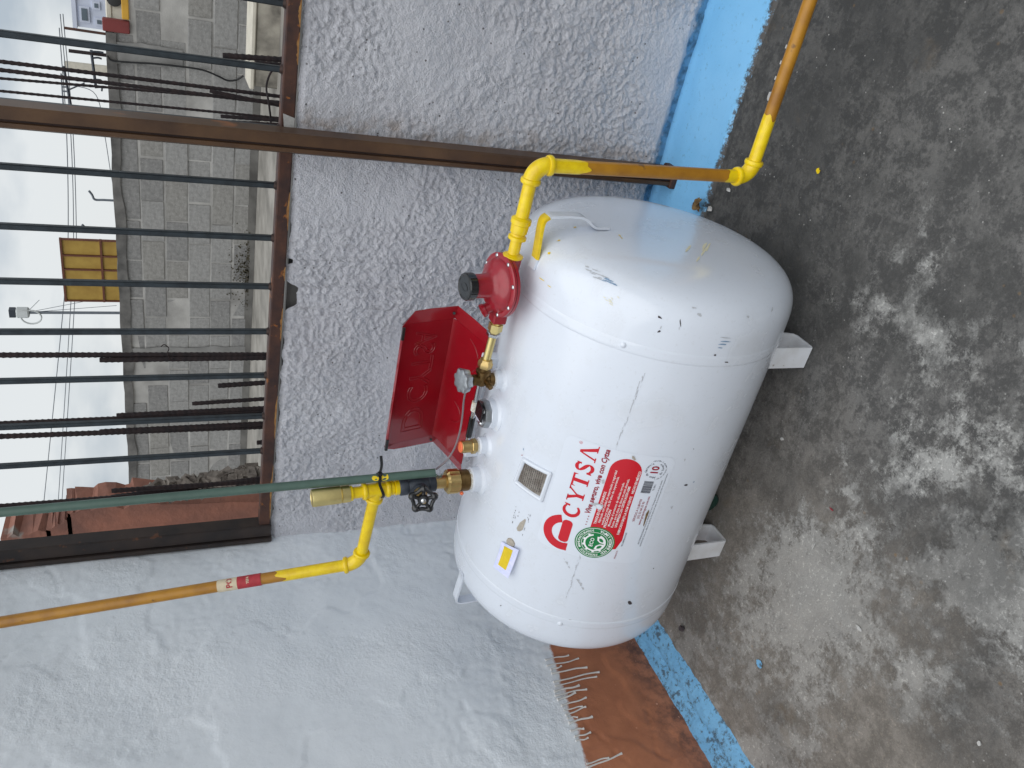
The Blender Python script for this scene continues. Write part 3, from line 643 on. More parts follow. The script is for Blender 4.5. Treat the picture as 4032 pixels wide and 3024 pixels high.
# wire tie on a rebar
p = PY(365, 765, 2.28)
tag(mk('binding_wire', *tube(smooth_path([p + np.array(d_) for d_ in ((-.02, 0, -.006), (-.008, -.012, 0), (.012, -.01, .004), (.02, 0, .0), (.036, -.004, .012), (.03, -.006, .022))], 20), .0015, 5), M['rebar']), 'twist of binding wire round the lapped rebars', 'wire')
p = PY(585, 225, 2.36)
tag(mk('stirrup_tie', *tube(smooth_path([p + np.array(d_) for d_ in ((-.12, 0, .004), (-.06, .01, -.004), (0, 0, .005), (.04, .03, .01), (.09, .0, .0), (.10, 0, -.03))], 24), .003, 5), M['rebar']), 'bent wire stirrup round the rebar feet right of rusty post', 'stirrup')

# ------------------------------------------------------------------ grille of the opening
gr = thing('window_grille', (-.8, 1.967, 1.05), 'steel grille of upright slate bars on rusty rail above the low wall', 'grille')
RZ0, RZ1, RY0, RY1 = 1.0515, 1.0835, 1.947, 1.987
fix(mk('bottom_rail', *box((XL + .012, RY0, RZ0), (1.7, RY1, RZ1), .003), M['rust'], gr))
xb = [-.423 + .1376 * k for k in range(2, -9, -1)] + [.0, .12, .26]
xb = [-.279, -.418, -.5535, -.692, -.8305, -.967, -1.102, -1.242, -1.381, -1.5065] + [-.14, 0., .14, .28, .42, .56, .7]
for x in xb:
    h = .0070
    o = mk('bar', *box((x - h, 1.967 - h, RZ1 - .001), (x + h, 1.967 + h, 2.5), .0022), M['bar'], gr); fix(o)
    mk('weld_bead', *lathe((x, 1.967, RZ1 - .001), (0, 0, 1), [(0, .0125), (.003, .0115), (.008, .008)], 8), M['rustlip'], gr)
fix(mk('corner_post', *box((-1.828, 1.940, RZ0 - .004), (-1.782, 1.989, 2.5), .004), M['frame'], gr))
fix(mk('corner_flange', *box((-1.846, 1.932, RZ0 - .006), (-1.829, 1.985, 2.5), .003), M['frame'], gr))
# rust seeping under the rail
for x0, x1 in ((-1.76, -1.55), (-1.45, -1.30), (-1.12, -1.02), (-.94, -.90), (-.80, -.70), (-.40, -.33), (-.32, -.26)):
    n = 14; V = []
    for i in range(n):
        x = x0 + (x1 - x0) * i / (n - 1); e = math.sin(math.pi * i / (n - 1)); V += [(x, RY0 - .0008, RZ0 + .001), (x, RY0 - .0008, RZ0 + .002 + .006 * e * random.uniform(.3, 1))]
    mk('rust_stain', V, [(2 * i, 2 * i + 2, 2 * i + 3, 2 * i + 1) for i in range(n - 1)], M['seep'], gr, smooth=0)
p = PY(625, 265, RY0)
mk('paint_patch', [(p[0] - .022, RY0 - .001, RZ0 + .002), (p[0] + .012, RY0 - .001, RZ0 + .001), (p[0] + .02, RY0 - .001, RZ1 - .004), (p[0] - .016, RY0 - .001, RZ1 - .008)], [(0, 1, 2, 3)], M['chip'], gr, smooth=0)
# rusty rolled post standing in front of wall
rp_ = thing('rusty_post', (-.557, 1.89, 0), 'brown rusty rolled steel post standing upright against the stucco wall', 'post')
x0, x1, ya, yb_ = -.580, -.535, 1.868, 1.922
sec = [(x0, ya + .006), (x0 + .003, ya), (x0 + .012, ya), (x0 + .013, ya + .006), (x0 + .018, ya + .006), (x0 + .019, ya + .001), (x1 - .004, ya + .001), (x1, ya + .005), (x1, yb_), (x0, yb_)]
zz = np.linspace(.004, 2.6, 30); V = []; k = len(sec)
for z in zz: V += [(x, y, z) for x, y in sec]
Fq = [(i * k + j, i * k + (j + 1) % k, (i + 1) * k + (j + 1) % k, (i + 1) * k + j) for i in range(len(zz) - 1) for j in range(k)] + [tuple(range(k - 1, -1, -1)), tuple((len(zz) - 1) * k + j for j in range(k))]
fix(mk('profile', V, Fq, M['rustpost'], rp_, smooth=30))
fix(mk('groove_strip', *box((x0 + .0135, ya + .0052, .006), (x0 + .0175, ya + .0068, 2.598)), M['rustlip'], rp_, smooth=0))
fix(mk('side_lip', *box((x0 - .0015, ya + .008, .006), (x0 - .0002, yb_ - .002, 2.598)), M['rustlip'], rp_, smooth=0))
fix(mk('base_plate', *box((x0 - .006, ya - .004, .0), (x1 + .006, yb_ + .004, .026), .003), M['rust'], rp_))

# ================================================================== GAS TANK
YC, ZC, RR = 1.3636, .3638, .305
XR, LT, DM, PWR = -.6601, .7401, .1412, 4.249
XMID = XR - LT / 2
gt = thing('gas_tank', (XMID, YC, 0), 'white horizontal stationary gas tank with large red and white sticker, on strap feet', 'gas tank')
def tank_f(p):
    dx = max(abs(p[0] - XMID) - LT / 2, 0) / DM; r = math.hypot(p[1] - YC, p[2] - ZC) / RR; return dx ** PWR + r ** PWR - 1
def tank_n(p):
    e = 1e-4; g = np.array([tank_f(p + e * np.eye(3)[i]) - tank_f(p - e * np.eye(3)[i]) for i in range(3)]); return g / np.linalg.norm(g)
def hit(x, y):
    d = ray(x, y); d = d / np.linalg.norm(d); t0 = None; prev = 1
    for t in np.arange(.9, 3.2, .008):
        if tank_f(O + d * t) < 0: t0 = t; break
    if t0 is None: return None
    a, b = t0 - .008, t0
    for _ in range(24):
        m = (a + b) / 2
        if tank_f(O + d * m) < 0: b = m
        else: a = m
    return O + d * b
prof = []; mseg = 26
for i in range(mseg + 1):
    t = i / mseg * math.pi / 2; s, c_ = math.sin(t), math.cos(t); prof.append((-LT / 2 - DM * max(c_, 0) ** (2 / PWR), RR * max(s, 1e-4) ** (2 / PWR)))
# extra rings near the pole for a round end
pole = [(-LT / 2 - DM, .001)] + [(-LT / 2 - DM * (1 - (r / RR) ** PWR) ** (1 / PWR), r) for r in np.linspace(.02, prof[1][1], 8)]
prof = pole + prof[2:]
prof = prof + [(-h, r) for h, r in prof[::-1]]
v, f = lathe((XMID, YC, ZC), (1, 0, 0), prof, 128)
fix(mk('tank_body', v, f, M['enamel'], gt, smooth=60))
for x, s in ((XR, 1), (XR - LT, -1)):
    P = [(-.016 * s, RR - .0012), (-.013 * s, RR + .0006), (-.009 * s, RR + .0014), (-.004 * s, RR + .0006), (.002 * s, RR + .0010), (.008 * s, RR + .0003), (.014 * s, RR - .0015)]
    fix(mk('weld_seam', *lathe((x, YC, ZC), (1, 0, 0), P, 128), M['enamel'], gt))
for px, py in ((1346, 745), (1210, 1347)):
    h_ = hit(px, py); n_ = tank_n(h_); fix(mk('weld_bead', *lathe(h_ - n_ * .001, n_, [(0, .008), (.003, .006), (.005, .002)], 10), M['enamel'], gt))
# strap feet
def foot(x0, x1, yf, s):
    yb2 = yf + .066 * s; t = .005
    zf = ZC - math.sqrt(RR ** 2 - (yf - YC) ** 2) + .02; zb = ZC - math.sqrt(RR ** 2 - (yb2 - YC) ** 2) + .02
    P = [(yf, zf), (yf, .02), (yf, .004), (yf + .004 * s, .0025), (yf + .02 * s, .0025), (yb2 - .012 * s, .0025), (yb2 - .004 * s, .008), (yb2, .03), (yb2, zb)]
    V = [((x0 + x1) / 2, y, z) for y, z in P]
    return ribbon(V, (1, 0, 0), abs(x1 - x0), t)
for (a, b) in ((-.709, -.762), (-1.300, -1.354)):
    for yf, s in ((1.188, 1), (2 * YC - 1.188, -1)): fix(mk('foot', *foot(a, b, yf, s), M['enamel_dirty'], gt))
# lifting lugs on both heads (the far one is the mirror image)
def c6(x, y): return ((1700 + x * .7233) * .54861, (400 + y * .7233) * .54861)
A_ = hit(*c6(572, 842)); B_ = hit(*c6(905, 692))
def lug(mirror):
    P = np.array([(-.606, 1.343, .6695), (-.585, 1.344, .6655), (-.555, 1.345, .6665), (-.512, 1.346, .668), (-.499, 1.347, .660), (-.4945, 1.348, .640), (-.494, 1.352, .592), (-.499, 1.354, .572), (-.512, 1.356, .552), (-.5165, 1.358, .538), (-.5165, 1.360, .512)])
    if mirror: P[:, 0] = 2 * XMID - P[:, 0]
    return smooth_path(P, 60)
P = lug(False); fix(mk('lifting_lug', *ribbon(P, (0, 1, 0), .025, .0048), M['enamel'], gt))
k0 = int(len(P) * .10); k1 = int(len(P) * .44)
fix(mk('yellow_paint_smear', *ribbon(P[k0:k1], (0, 1, 0), .0256, .0056), M['yellow'], gt))
P = lug(True); fix(mk('lifting_lug', *ribbon(P, (0, 1, 0), .025, .0048), M['enamel'], gt))
# white bosses on top
ZT = ZC + RR
SV, GA, RV, FV = -.886, -.977, -1.068, -1.168
for x, r, h in ((SV, .021, .020), (GA, .034, .018), (RV, .021, .022), (FV, .030, .024)):
    fix(mk('boss', *lathe((x, YC, ZT - .012), (0, 0, 1), [(0, r + .012), (.011, r + .009), (.016, r + .001), (.02, r), (.012 + h - .002, r), (.012 + h, r - .003)], 28), M['enamel'], gt))
# service valve
hexf = lambda n, k=.12: (lambda a: 1 / math.cos(((a + math.pi / n) % (2 * math.pi / n)) - math.pi / n) * (1 - .0))
sv = mk('service_valve', *join(lathe((SV, YC, .688), (0, 0, 1), [(0, .015), (.012, .015), (.0122, .0125), (.05, .0125), (.052, .010), (.064, .010)], 18),
        lathe((SV - .012, YC, .716), (1, 0, 0), [(0, .010), (.005, .013), (.028, .013), (.030, .0165), (.036, .0165), (.038, .013), (.046, .013)], 18),
        lathe((SV, YC - .004, .706), (-.2, -1, -.1), [(0, .008), (.016, .008), (.0165, .0055), (.024, .0055)], 12)), M['bronze'], gt); fix(sv)
fix(mk('thread_tape', *lathe((SV, YC, .684), (0, 0, 1), [(0, .0165), (.006, .0165)], 18), M['gasket'], sv))
fix(mk('valve_knob', *lathe((SV + .001, YC - .001, .748), (.05, -.22, 1), [(0, .018), (.003, .0235), (.016, .0265), (.020, .025), (.022, .018), (.0215, .006), (.0225, .001)], 48, lambda a: 1 + .09 * math.cos(8 * a)), M['steel'], sv))
fix(mk('union_nut', *lathe((SV + .033, YC, .7158), (1, 0, -.05), [(0, .0155), (.003, .0165), (.012, .0165), (.015, .014), (.020, .0135)], 6), M['brass'], sv))
# float gauge
ga = mk('float_gauge', *lathe((GA, YC, .687), (0, 0, 1), [(0, .034), (.004, .034), (.013, .032), (.014, .026), (.017, .014), (.018, .002)], 8), M['steel'], gt, smooth=20); fix(ga)
for k in range(4):
    a = math.pi / 4 + k * math.pi / 2; fix(mk('bolt', *lathe((GA + .022 * math.cos(a), YC + .022 * math.sin(a), .700), (0, 0, 1), [(0, .005), (.003, .005), (.006, .003), (.007, .0005)], 10), M['chrome'], ga))
fix(mk('gauge_dial', *lathe((GA - .002, YC - .004, .703), (0, -.1, 1), [(0, .013), (.004, .013), (.006, .011), (.0065, .001)], 20), mat('clear_lilac_lens', srgb(200, 196, 214), .15), ga))
fix(mk('dial_strap', *box((GA - .006, YC - .026, .706), (GA + .03, YC + .012, .7105), .001), M['blackp'], ga))
# relief valve
rv = mk('relief_valve', *join(lathe((RV, YC, .690), (0, 0, 1), [(0, .0145), (.004, .0145), (.0042, .013), (.006, .013)], 16), lathe((RV, YC, .6955), (0, 0, 1), [(0, .0165), (.0015, .018), (.011, .018), (.0125, .0165)], 6),
        lathe((RV, YC, .7075), (0, 0, 1), [(0, .0145), (.0235, .0145), (.0245, .0135)], 24)), M['brass'], gt, smooth=30); fix(rv)
fix(mk('dust_cap', *lathe((RV, YC, .7315), (0, 0, 1), [(0, .0132), (.0025, .0132), (.004, .0115)], 24), M['orange'], rv))
fix(mk('thread_tape', *lathe((RV, YC, .690), (0, 0, 1), [(0, .0155), (.005, .0155)], 18), M['gasket'], rv))
# filler check valve and its union
fv = mk('filler_valve', *lathe((FV, YC, .694), (0, 0, 1), [(0, .023), (.004, .024), (.006, .026), (.026, .026), (.028, .024)], 24, None), M['bronze'], gt, smooth=30); fix(fv)
fix(mk('thread_tape', *lathe((FV, YC, .690), (0, 0, 1), [(0, .0245), (.007, .0245)], 22), M['gasket'], fv))
fix(mk('filler_seal', *lathe((FV - .016, YC - .024, .718), (-.3, -1, .1), [(0, .004), (.004, .005), (.007, .002)], 8), M['orange'], fv))
fix(mk('filler_union', *join(lathe((FV, YC, .7222), (0, 0, 1), [(0, .026), (.001, .0285), (.026, .0285), (.031, .023)], 48, lambda a: 1 + .035 * (1 if math.cos(12 * a) > 0 else -1)), lathe((FV, YC, .753), (0, 0, 1), [(0, .0155), (.026, .0155)], 22)), M['brass'], gt, smooth=30))

# hinged red valve cover, open
HX0, HX1 = -1.172, -.836; HP = [np.array([1.428, .692]), np.array([1.553, .726]), np.array([1.520, .862])]
lid = None
def panel_pts(x, k, t): a, b = HP[k], HP[k + 1]; p = a + (b - a) * t; return (x, p[0], p[1])
V = []; Fq = []; TH = .0016
sec = [HP[0] + (HP[1] - HP[0]) * t for t in (0, .5, .92)] + [HP[1] + np.array([-.001, .004])] + [HP[1] + (HP[2] - HP[1]) * t for t in (.08, .5, .93)] + [HP[2] + np.array([-.006, -.001]), HP[2] + np.array([-.016, -.002])]
sec = np.array(sec); tn = np.gradient(sec, axis=0); tn /= np.linalg.norm(tn, axis=1)[:, None]; nn = np.stack([-tn[:, 1], tn[:, 0]], 1)
xs_ = np.linspace(HX0, HX1, 3); V = []
for s in (0, 1):
    for x in xs_:
        for p, n_ in zip(sec, nn): V.append((x, p[0] - s * TH * n_[0], p[1] - s * TH * n_[1]))
m_ = len(sec); Fq = []
for s in (0, 1):
    for i in range(2):
        for j in range(m_ - 1): b = s * 3 * m_ + i * m_ + j; Fq.append((b, b + 1, b + m_ + 1, b + m_) if s else (b, b + m_, b + m_ + 1, b + 1))
for i, b0 in ((0, 0), (2, 2 * m_)):
    for j in range(m_ - 1): Fq.append((b0 + j, b0 + j + 1, 3 * m_ + b0 + j + 1, 3 * m_ + b0 + j))
for j in (0, m_ - 1):
    for i in range(2): b = i * m_ + j; Fq.append((b, b + m_, 3 * m_ + b + m_, 3 * m_ + b))
lid = fix(mk('valve_cover', V, Fq, M['red'], gt, smooth=50)); lid['label'] = 'red folded sheet cover hinged open towards the wall'
for x, s in ((HX1, 1), (HX0, -1)):       # splayed end flanges
    V = []; inn = np.array([-.018, .006])
    prof2 = [(HP[0], .028, np.array([.002, -.006])), (HP[0] + (HP[1] - HP[0]) * .55, .028, np.array([.004, -.008])), (HP[1], .028, np.array([.008, -.006])), (HP[1] + (HP[2] - HP[1]) * .5, .028, np.array([.010, -.002])), (HP[2] + (HP[1] - HP[2]) * .22, .026, np.array([.010, -.002])), (HP[2], .003, np.array([-.008, .0]))]
    for p, wx, d_ in prof2:
        V += [(x + .0004 * s, p[0], p[1]), (x + s * wx, p[0] + d_[0], p[1] + d_[1])]
    n2 = len(V); V += [(a, b + .0015, c_ - .0006) for a, b, c_ in V]; Fq = []
    for i in range(len(prof2) - 1):
        b = 2 * i; Fq += [(b, b + 1, b + 3, b + 2), (n2 + b + 2, n2 + b + 3, n2 + b + 1, n2 + b), (b + 1, n2 + b + 1, n2 + b + 3, b + 3)]
    fix(mk('end_flange', V, Fq, M['red'], lid, smooth=25))
    pm = HP[1] + np.array([.004, .004]); mk('rivet_hole', *lathe((x + s * .014, pm[0] - .004, pm[1] - .000), (0, -1, .6), [(0, .0035), (.002, .0035)], 10), M['blackp'], lid)
    q_ = HP[2]; fix(mk('edge_clip', *box((x - .016 - s * .014, q_[0] - .019, q_[1] - .004), (x + .016 - s * .014, q_[0] - .013, q_[1] + .003), .001), M['blackp'], lid))
# pressed lettering seen from inside (upside-down mirror of the outside)
def lid_pt(x, v, k, off):
    a, b = HP[k], HP[k + 1]; p = a + (b - a) * v; t_ = (b - a) / np.linalg.norm(b - a); n_ = np.array([-t_[1], t_[0]]); return (x, p[0] + n_[0] * off, p[1] + n_[1] * off)
def press(polys_or_text, k, x0, x1, v0, v1, name='pressed_letter'):
    for ch, (u0, u1) in polys_or_text:
        cu = bpy.data.curves.new('t', 'FONT'); cu.body = ch; cu.size = 1; cu.resolution_u = 3; ob = bpy.data.objects.new('t', cu); col.objects.link(ob)
        me = bpy.data.meshes.new_from_object(ob.evaluated_get(bpy.context.evaluated_depsgraph_get())); Pv = np.array([(v.co.x, v.co.y) for v in me.vertices]); ed = {}
        for p in me.polygons:
            for e in p.edge_keys: ed[e] = ed.get(e, 0) + 1
        bpy.data.objects.remove(ob); bpy.data.curves.remove(cu); bpy.data.meshes.remove(me)
        lo, hi = Pv.min(0), Pv.max(0); Q = (Pv - lo) / (hi - lo); parts = []
        for (i, j), c_ in ed.items():
            if c_ != 1: continue
            w2 = [lid_pt(x0 + (x1 - x0) * (u0 + (u1 - u0) * Q[q_][0]), v1 - (v1 - v0) * Q[q_][1], k, .0004) for q_ in (i, j)]
            if np.linalg.norm(np.subtract(*w2)) > 1e-5: parts.append(cyl(w2[0], w2[1], .0011, 6))
        fix(mk(name, *join(*parts), M['red'], lid))
press([('D', (0, .24)), ('C', (.30, .46)), ('Y', (.47, .63)), ('T', (.63, .76)), ('S', (.78, .88)), ('A', (.88, 1))], 1, -1.14, -.86, .30, .70)
an_ = np.radians(np.linspace(200, 340, 16))
fix(mk('pressed_arc', *tube([lid_pt(-.895 + .045 * math.cos(t), .62 + .5 * math.sin(t), 0, .0004) for t in an_], .0012, 6), M['red'], lid)); fix(mk('pressed_arc', *tube([lid_pt(-1.06 + .03 * math.cos(t), .7 + .4 * math.sin(t), 0, .0004) for t in an_], .0012, 6), M['red'], lid))
# hinge rods
fix(mk('hinge_rod', *cyl((-.905, 1.424, .690), (-1.10, 1.424, .690), .006, 12), M['chrome'], gt)); fix(mk('hinge_sleeve', *cyl((-1.03, 1.424, .690), (-1.085, 1.424, .690), .0075, 12), M['blackp'], gt)); fix(mk('hinge_sleeve', *cyl((-.985, 1.424, .690), (-1.01, 1.424, .690), .0085, 12), M['gasket'], gt))
for x in (-1.12, -.87): fix(mk('hinge_ear', *box((x - .014, 1.405, .655), (x + .014, 1.432, .697), .002), M['enamel'], gt))

# ------------------------------------------------------------------ printing on the tank
def oncyl(s, t, off):
    th = t / RR; r = RR + off; return (s, YC - r * math.cos(th), ZC + r * math.sin(th))
def clip(poly, lim, up):
    o = []; n = len(poly)
    for i in range(n):
        a, b = poly[i], poly[(i + 1) % n]; ia = (a[1] >= lim) if up else (a[1] <= lim); ib = (b[1] >= lim) if up else (b[1] <= lim)
        if ia: o.append(a)
        if ia != ib: k = (lim - a[1]) / (b[1] - a[1]); o.append((a[0] + (b[0] - a[0]) * k, lim))
    return o
def tri2d(poly):
    from mathutils.geometry import tessellate_polygon
    return tessellate_polygon([[Vector((p[0], p[1], 0)) for p in poly]])
def wrap(polys, off, step=.006):
    """cut flat print shapes into narrow strips and lay them round the shell"""
    V = []; Fq = []
    for poly in polys:
        for tr in tri2d(poly):
            T = [poly[i] for i in tr]; lo = min(p[1] for p in T); hi = max(p[1] for p in T); k = math.floor(lo / step)
            while k * step < hi:
                c_ = clip(clip(T, k * step, True), (k + 1) * step, False)
                if len(c_) > 2: i0 = len(V); V += [oncyl(a, b, off) for a, b in c_]; Fq.append(tuple(range(i0, i0 + len(c_))))
                k += 1
    return V, Fq
def print_(name, polys, off, m_, parent):
    V, Fq = wrap(polys, off); o = mk(name, V, Fq, m_, parent, smooth=0); return outward(o)
def outward(o):
    me = o.data; loc = WORLD[o.name]; flip = []
    for p in me.polygons:
        c_ = np.array(p.center) + loc; n_ = np.array([0, c_[1] - YC, c_[2] - ZC])
        if n_ @ np.array(p.normal) < 0: p.flip()
    me.update(); return o
def text_polys(body, size, bold=0, shear=0, align='LEFT'):
    cu = bpy.data.curves.new('t', 'FONT'); cu.body = body; cu.size = size; cu.offset = bold * size; cu.shear = shear; cu.align_x = align; cu.resolution_u = 2
    ob = bpy.data.objects.new('t', cu); col.objects.link(ob)
    dg = bpy.context.evaluated_depsgraph_get(); me = bpy.data.meshes.new_from_object(ob.evaluated_get(dg))
    vs_ = [(v.co.x, v.co.y) for v in me.vertices]; fs = [tuple(p.vertices) for p in me.polygons]
    bpy.data.objects.remove(ob); bpy.data.curves.remove(cu); bpy.data.meshes.remove(me)
    return vs_, fs
def text_on(name, body, x0, x1, t, size, m_, parent, off=.0011, bold=.0, shear=0):
    vs_, fs = text_polys(body, size, bold, shear); w_ = max(v[0] for v in vs_); k = (x1 - x0) / w_ if x1 else 1
    V = [oncyl(x0 + a * k, t + b, off) for a, b in vs_]; return outward(mk(name, V, fs, m_, parent, smooth=0))
def text_arc(name, body, cx, ct, r, a0, a1, size, m_, parent, off=.0015, inward=False, bold=.02):
    V = []; Fq = []; n = len(body)
    for i, ch in enumerate(body):
        if ch == ' ': continue
        vs_, fs = text_polys(ch, size, bold, 0, 'CENTER'); a = math.radians(a0 + (a1 - a0) * (i + .5) / n); i0 = len(V)
        for x, y in vs_:
            if inward: px, py = cx + (r - y) * math.cos(a) - x * math.sin(a), ct + (r - y) * math.sin(a) + x * math.cos(a)
            else: px, py = cx + (r + y) * math.cos(a) + x * math.sin(a), ct + (r + y) * math.sin(a) - x * math.cos(a)
            V.append(oncyl(px, py, off))
        Fq += [tuple(j + i0 for j in f_) for f_ in fs]
    return outward(mk(name, V, Fq, m_, parent, smooth=0))
def arc(cx, cy, r, a0, a1, n=24): return [(cx + r * math.cos(math.radians(a0 + (a1 - a0) * i / n)), cy + r * math.sin(math.radians(a0 + (a1 - a0) * i / n))) for i in range(n + 1)]
def band(cx, cy, r0, r1, a0, a1, n=32):
    o = arc(cx, cy, r1, a0, a1, n); i_ = arc(cx, cy, r0, a0, a1, n); return [[o[k], o[k + 1], i_[k + 1], i_[k]] for k in range(n)]
def rrect(x0, y0, x1, y1, r, n=6): return arc(x1 - r, y1 - r, r, 0, 90, n) + arc(x0 + r, y1 - r, r, 90, 180, n) + arc(x0 + r, y0 + r, r, 180, 270, n) + arc(x1 - r, y0 + r, r, 270, 360, n)
def stroke(P, Wd):
    P = np.array(P); T = np.gradient(P, axis=0); T /= np.linalg.norm(T, axis=1)[:, None]; N = np.stack([-T[:, 1], T[:, 0]], 1); Wd = np.array(Wd)[:, None] / 2
    a = P + N * Wd; b = P - N * Wd; return [[tuple(a[i]), tuple(a[i + 1]), tuple(b[i + 1]), tuple(b[i])] for i in range(len(P) - 1)]
sk = print_('sticker', [rrect(-1.192, .022, -.893, .262, .02)], .0005, M['stickerw'], gt); sk['label'] = 'large printed maker sticker in white, red and green'
# emblem: arch over a pill
print_('printed_emblem', band(-1.1395, .2075, .0275, .0475, 20, 200) + [[(-1.1865, .1925), (-1.1645, .1925), (-1.1652, .200), (-1.1845, .200)]] + [rrect(-1.1640, .1940, -1.1025, .2170, .0095)], .0009, M['pred'], sk)
B0, CHT = .1885, .0360
def serif(x0, x1, y, h=.0032): return [(x0, y), (x1, y), (x1, y + h), (x0, y + h)]
LET = []
a = np.radians(np.linspace(48, 318, 30)); P = [(-1.0730 + .0150 * math.cos(t), B0 + CHT / 2 + .0165 * math.sin(t)) for t in a]
LET += stroke(P, .0035 + .0052 * np.abs(np.sin((a - math.radians(48)) / math.radians(270) * math.pi)) ** .8) + [[(-1.0640, B0 + .0235), (-1.0590, B0 + .0235), (-1.0585, B0 + CHT + .001), (-1.0625, B0 + CHT - .003)]]
LET += [[(-1.0475, B0 + CHT), (-1.0385, B0 + CHT), (-1.0290, B0 + .0155), (-1.0355, B0 + .0145)], [(-1.0170, B0 + CHT), (-1.0125, B0 + CHT), (-1.0290, B0 + .0145), (-1.0325, B0 + .0155)], [(-1.0360, B0), (-1.0275, B0), (-1.0275, B0 + .0165), (-1.0360, B0 + .0165)],
        serif(-1.0510, -1.0350, B0 + CHT - .0025, .0025), serif(-1.0200, -1.0095, B0 + CHT - .0025, .0025), serif(-1.0405, -1.0230, B0, .0025)]
LET += [[(-.9975, B0), (-.9885, B0), (-.9885, B0 + CHT - .004), (-.9975, B0 + CHT - .004)], serif(-1.0095, -.9765, B0 + CHT - .0045, .0045), serif(-1.0020, -.9840, B0, .0025), [(-1.0095, B0 + CHT - .0045), (-1.0065, B0 + CHT - .0045), (-1.0095, B0 + CHT - .011)], [(-.9765, B0 + CHT - .0045), (-.9795, B0 + CHT - .0045), (-.9765, B0 + CHT - .011)]]
P = smooth_path([(-.9485, B0 + CHT - .0055), (-.9545, B0 + CHT - .0015), (-.9620, B0 + CHT - .003), (-.9655, B0 + .0275), (-.9600, B0 + .0205), (-.9525, B0 + .0150), (-.9480, B0 + .0085), (-.9525, B0 + .0020), (-.9605, B0 + .0010), (-.9685, B0 + .0065)], 40)
wS = .0035 + .0045 * np.abs(np.sin(np.linspace(0, 3 * math.pi, len(P)))); LET += stroke(P, wS) + [[(-.9505, B0 + CHT - .010), (-.9460, B0 + CHT - .010), (-.9460, B0 + CHT + .0005), (-.9495, B0 + CHT - .001)], [(-.9720, B0 - .0005), (-.9680, B0 + .0015), (-.9665, B0 + .0105), (-.9715, B0 + .0105)]]
LET += [[(-.9345, B0), (-.9305, B0), (-.9195, B0 + CHT), (-.9230, B0 + CHT)], [(-.9095, B0), (-.9005, B0), (-.9170, B0 + CHT + .001), (-.9230, B0 + CHT + .001)], serif(-.9385, -.9265, B0, .0025), serif(-.9135, -.8965, B0, .0025)]
print_('printed_name', LET, .0009, M['pred'], sk)
print_('printed_registered_mark', band(-.9010, .2285, .0028, .0034, 0, 360, 20), .0009, M['pred'], sk); text_on('printed_text', 'R', -.9024, -.8998, .2268, .0042, M['pred'], sk)
text_on('printed_text', '. . . . Vive seguro, vive con Cytsa', -1.100, -.8965, .1665, .0165, M['pdred'], sk, shear=.18, bold=.03)
red = [(-1.120, .1565), (-.942, .1565)] + arc(-.942, .1225, .034, 90, -90, 16)[1:] + [(-1.04, .0868), (-1.085, .0812), (-1.125, .0790), (-1.152, .0865), (-1.1535, .0945), (-1.13, .105)]
print_('printed_red_field', [red], .0009, M['pred'], sk)
for i, (s_, x0, x1, t, z, b_) in enumerate((('TANQUES ESTACIONARIOS', -1.0905, -1.0010, .1470, .0078, .02), ('Fabricado con calidad de exportación y seguridad', -1.0850, -.9420, .1395, .0072, .008), ('avalada por más de 50 años de experiencia.', -1.0890, -.9560, .1318, .0072, .008),
        ('PRECAUCIÓN', -1.0950, -1.0450, .1243, .0078, .02), ('Mantenga el protector de válvulas cerrado.', -1.0900, -.9680, .1168, .0072, .008), ('Revise que la placa de datos no esté alterada.', -1.0920, -.9570, .1092, .0072, .008),
        ('UNA EMPRESA CON CERTIFICACIÓN ASME', -1.0900, -.9760, .1015, .0074, .02), ('FABRICADO BAJO LA NOM VIGENTE    HECHO EN MÉXICO', -1.1095, -.9340, .0905, .0078, .02))):
    text_on('printed_text', s_, x0, x1, t, z, M['pwhite'], sk, .0013, b_)
text_on('printed_text', 'SERVICIO A CLIENTES', -1.0690, -1.0065, .0670, .0072, M['pdred'], sk, .0009, .01)
text_on('printed_text', '(33) 32 68 25 90', -1.0610, -1.0130, .0590, .0074, M['pdred'], sk, .0009, .01)
text_on('printed_text', 'www.grupoingusa.com.mx', -1.0780, -.9975, .0510, .0080, M['pdred'], sk, .0009, .01)
text_on('printed_text', 'RECOMENDACIONES: Revise las válvulas cada 5 años. Mantenga la pintura en buen estado.', -1.1350, -.9530, .0360, .0050, M['pink'], sk, .0009)
text_on('printed_text', 'GARANTIAS: Solo por defectos de fábrica. No aplica en casos de corrosión por falta de mantenimiento.', -1.1420, -.9350, .0295, .0050, M['pink'], sk, .0009)
text_on('printed_text', 'PRODUCTO', -1.1800, -1.1560, .0795, .0052, M['pdred'], sk, .0009, .01)
text_on('printed_text', 'RECOMENDACIONES', -1.1420, -1.1020, .0735, .0046, M['pink'], sk, .0009, .01)
x = -.9895; bars_ = []
while x < -.957: w_ = random.choice((.0006, .0009, .0014)); bars_.append([(x, .0550), (x + w_, .0550), (x + w_, .0765), (x, .0765)]); x += w_ + random.choice((.0006, .0009))
print_('printed_barcode', bars_, .0009, M['pink'], sk); text_on('printed_text', 'TE 300 L', -.9820, -.9650, .0480, .0055, M['pink'], sk, .0009, .01)
text_on('printed_text', '10', -.9395, -.9170, .0545, .0230, M['pdred'], sk, .0009, .03)
text_arc('printed_text', 'Años de Garantía', -.9283, .0625, .0165, 200, 20, .0072, M['pink'], sk, .0009, bold=.01)
text_arc('printed_text', 'En Tanque', -.9283, .0625, .0200, 235, 335, .0068, M['pink'], sk, .0009, True, .01)
text_arc('printed_text', '1 año en válvulas, medidor y regulador', -.9283, .0625, .0262, 195, 385, .0048, M['pink'], sk, .0009, True, .005)
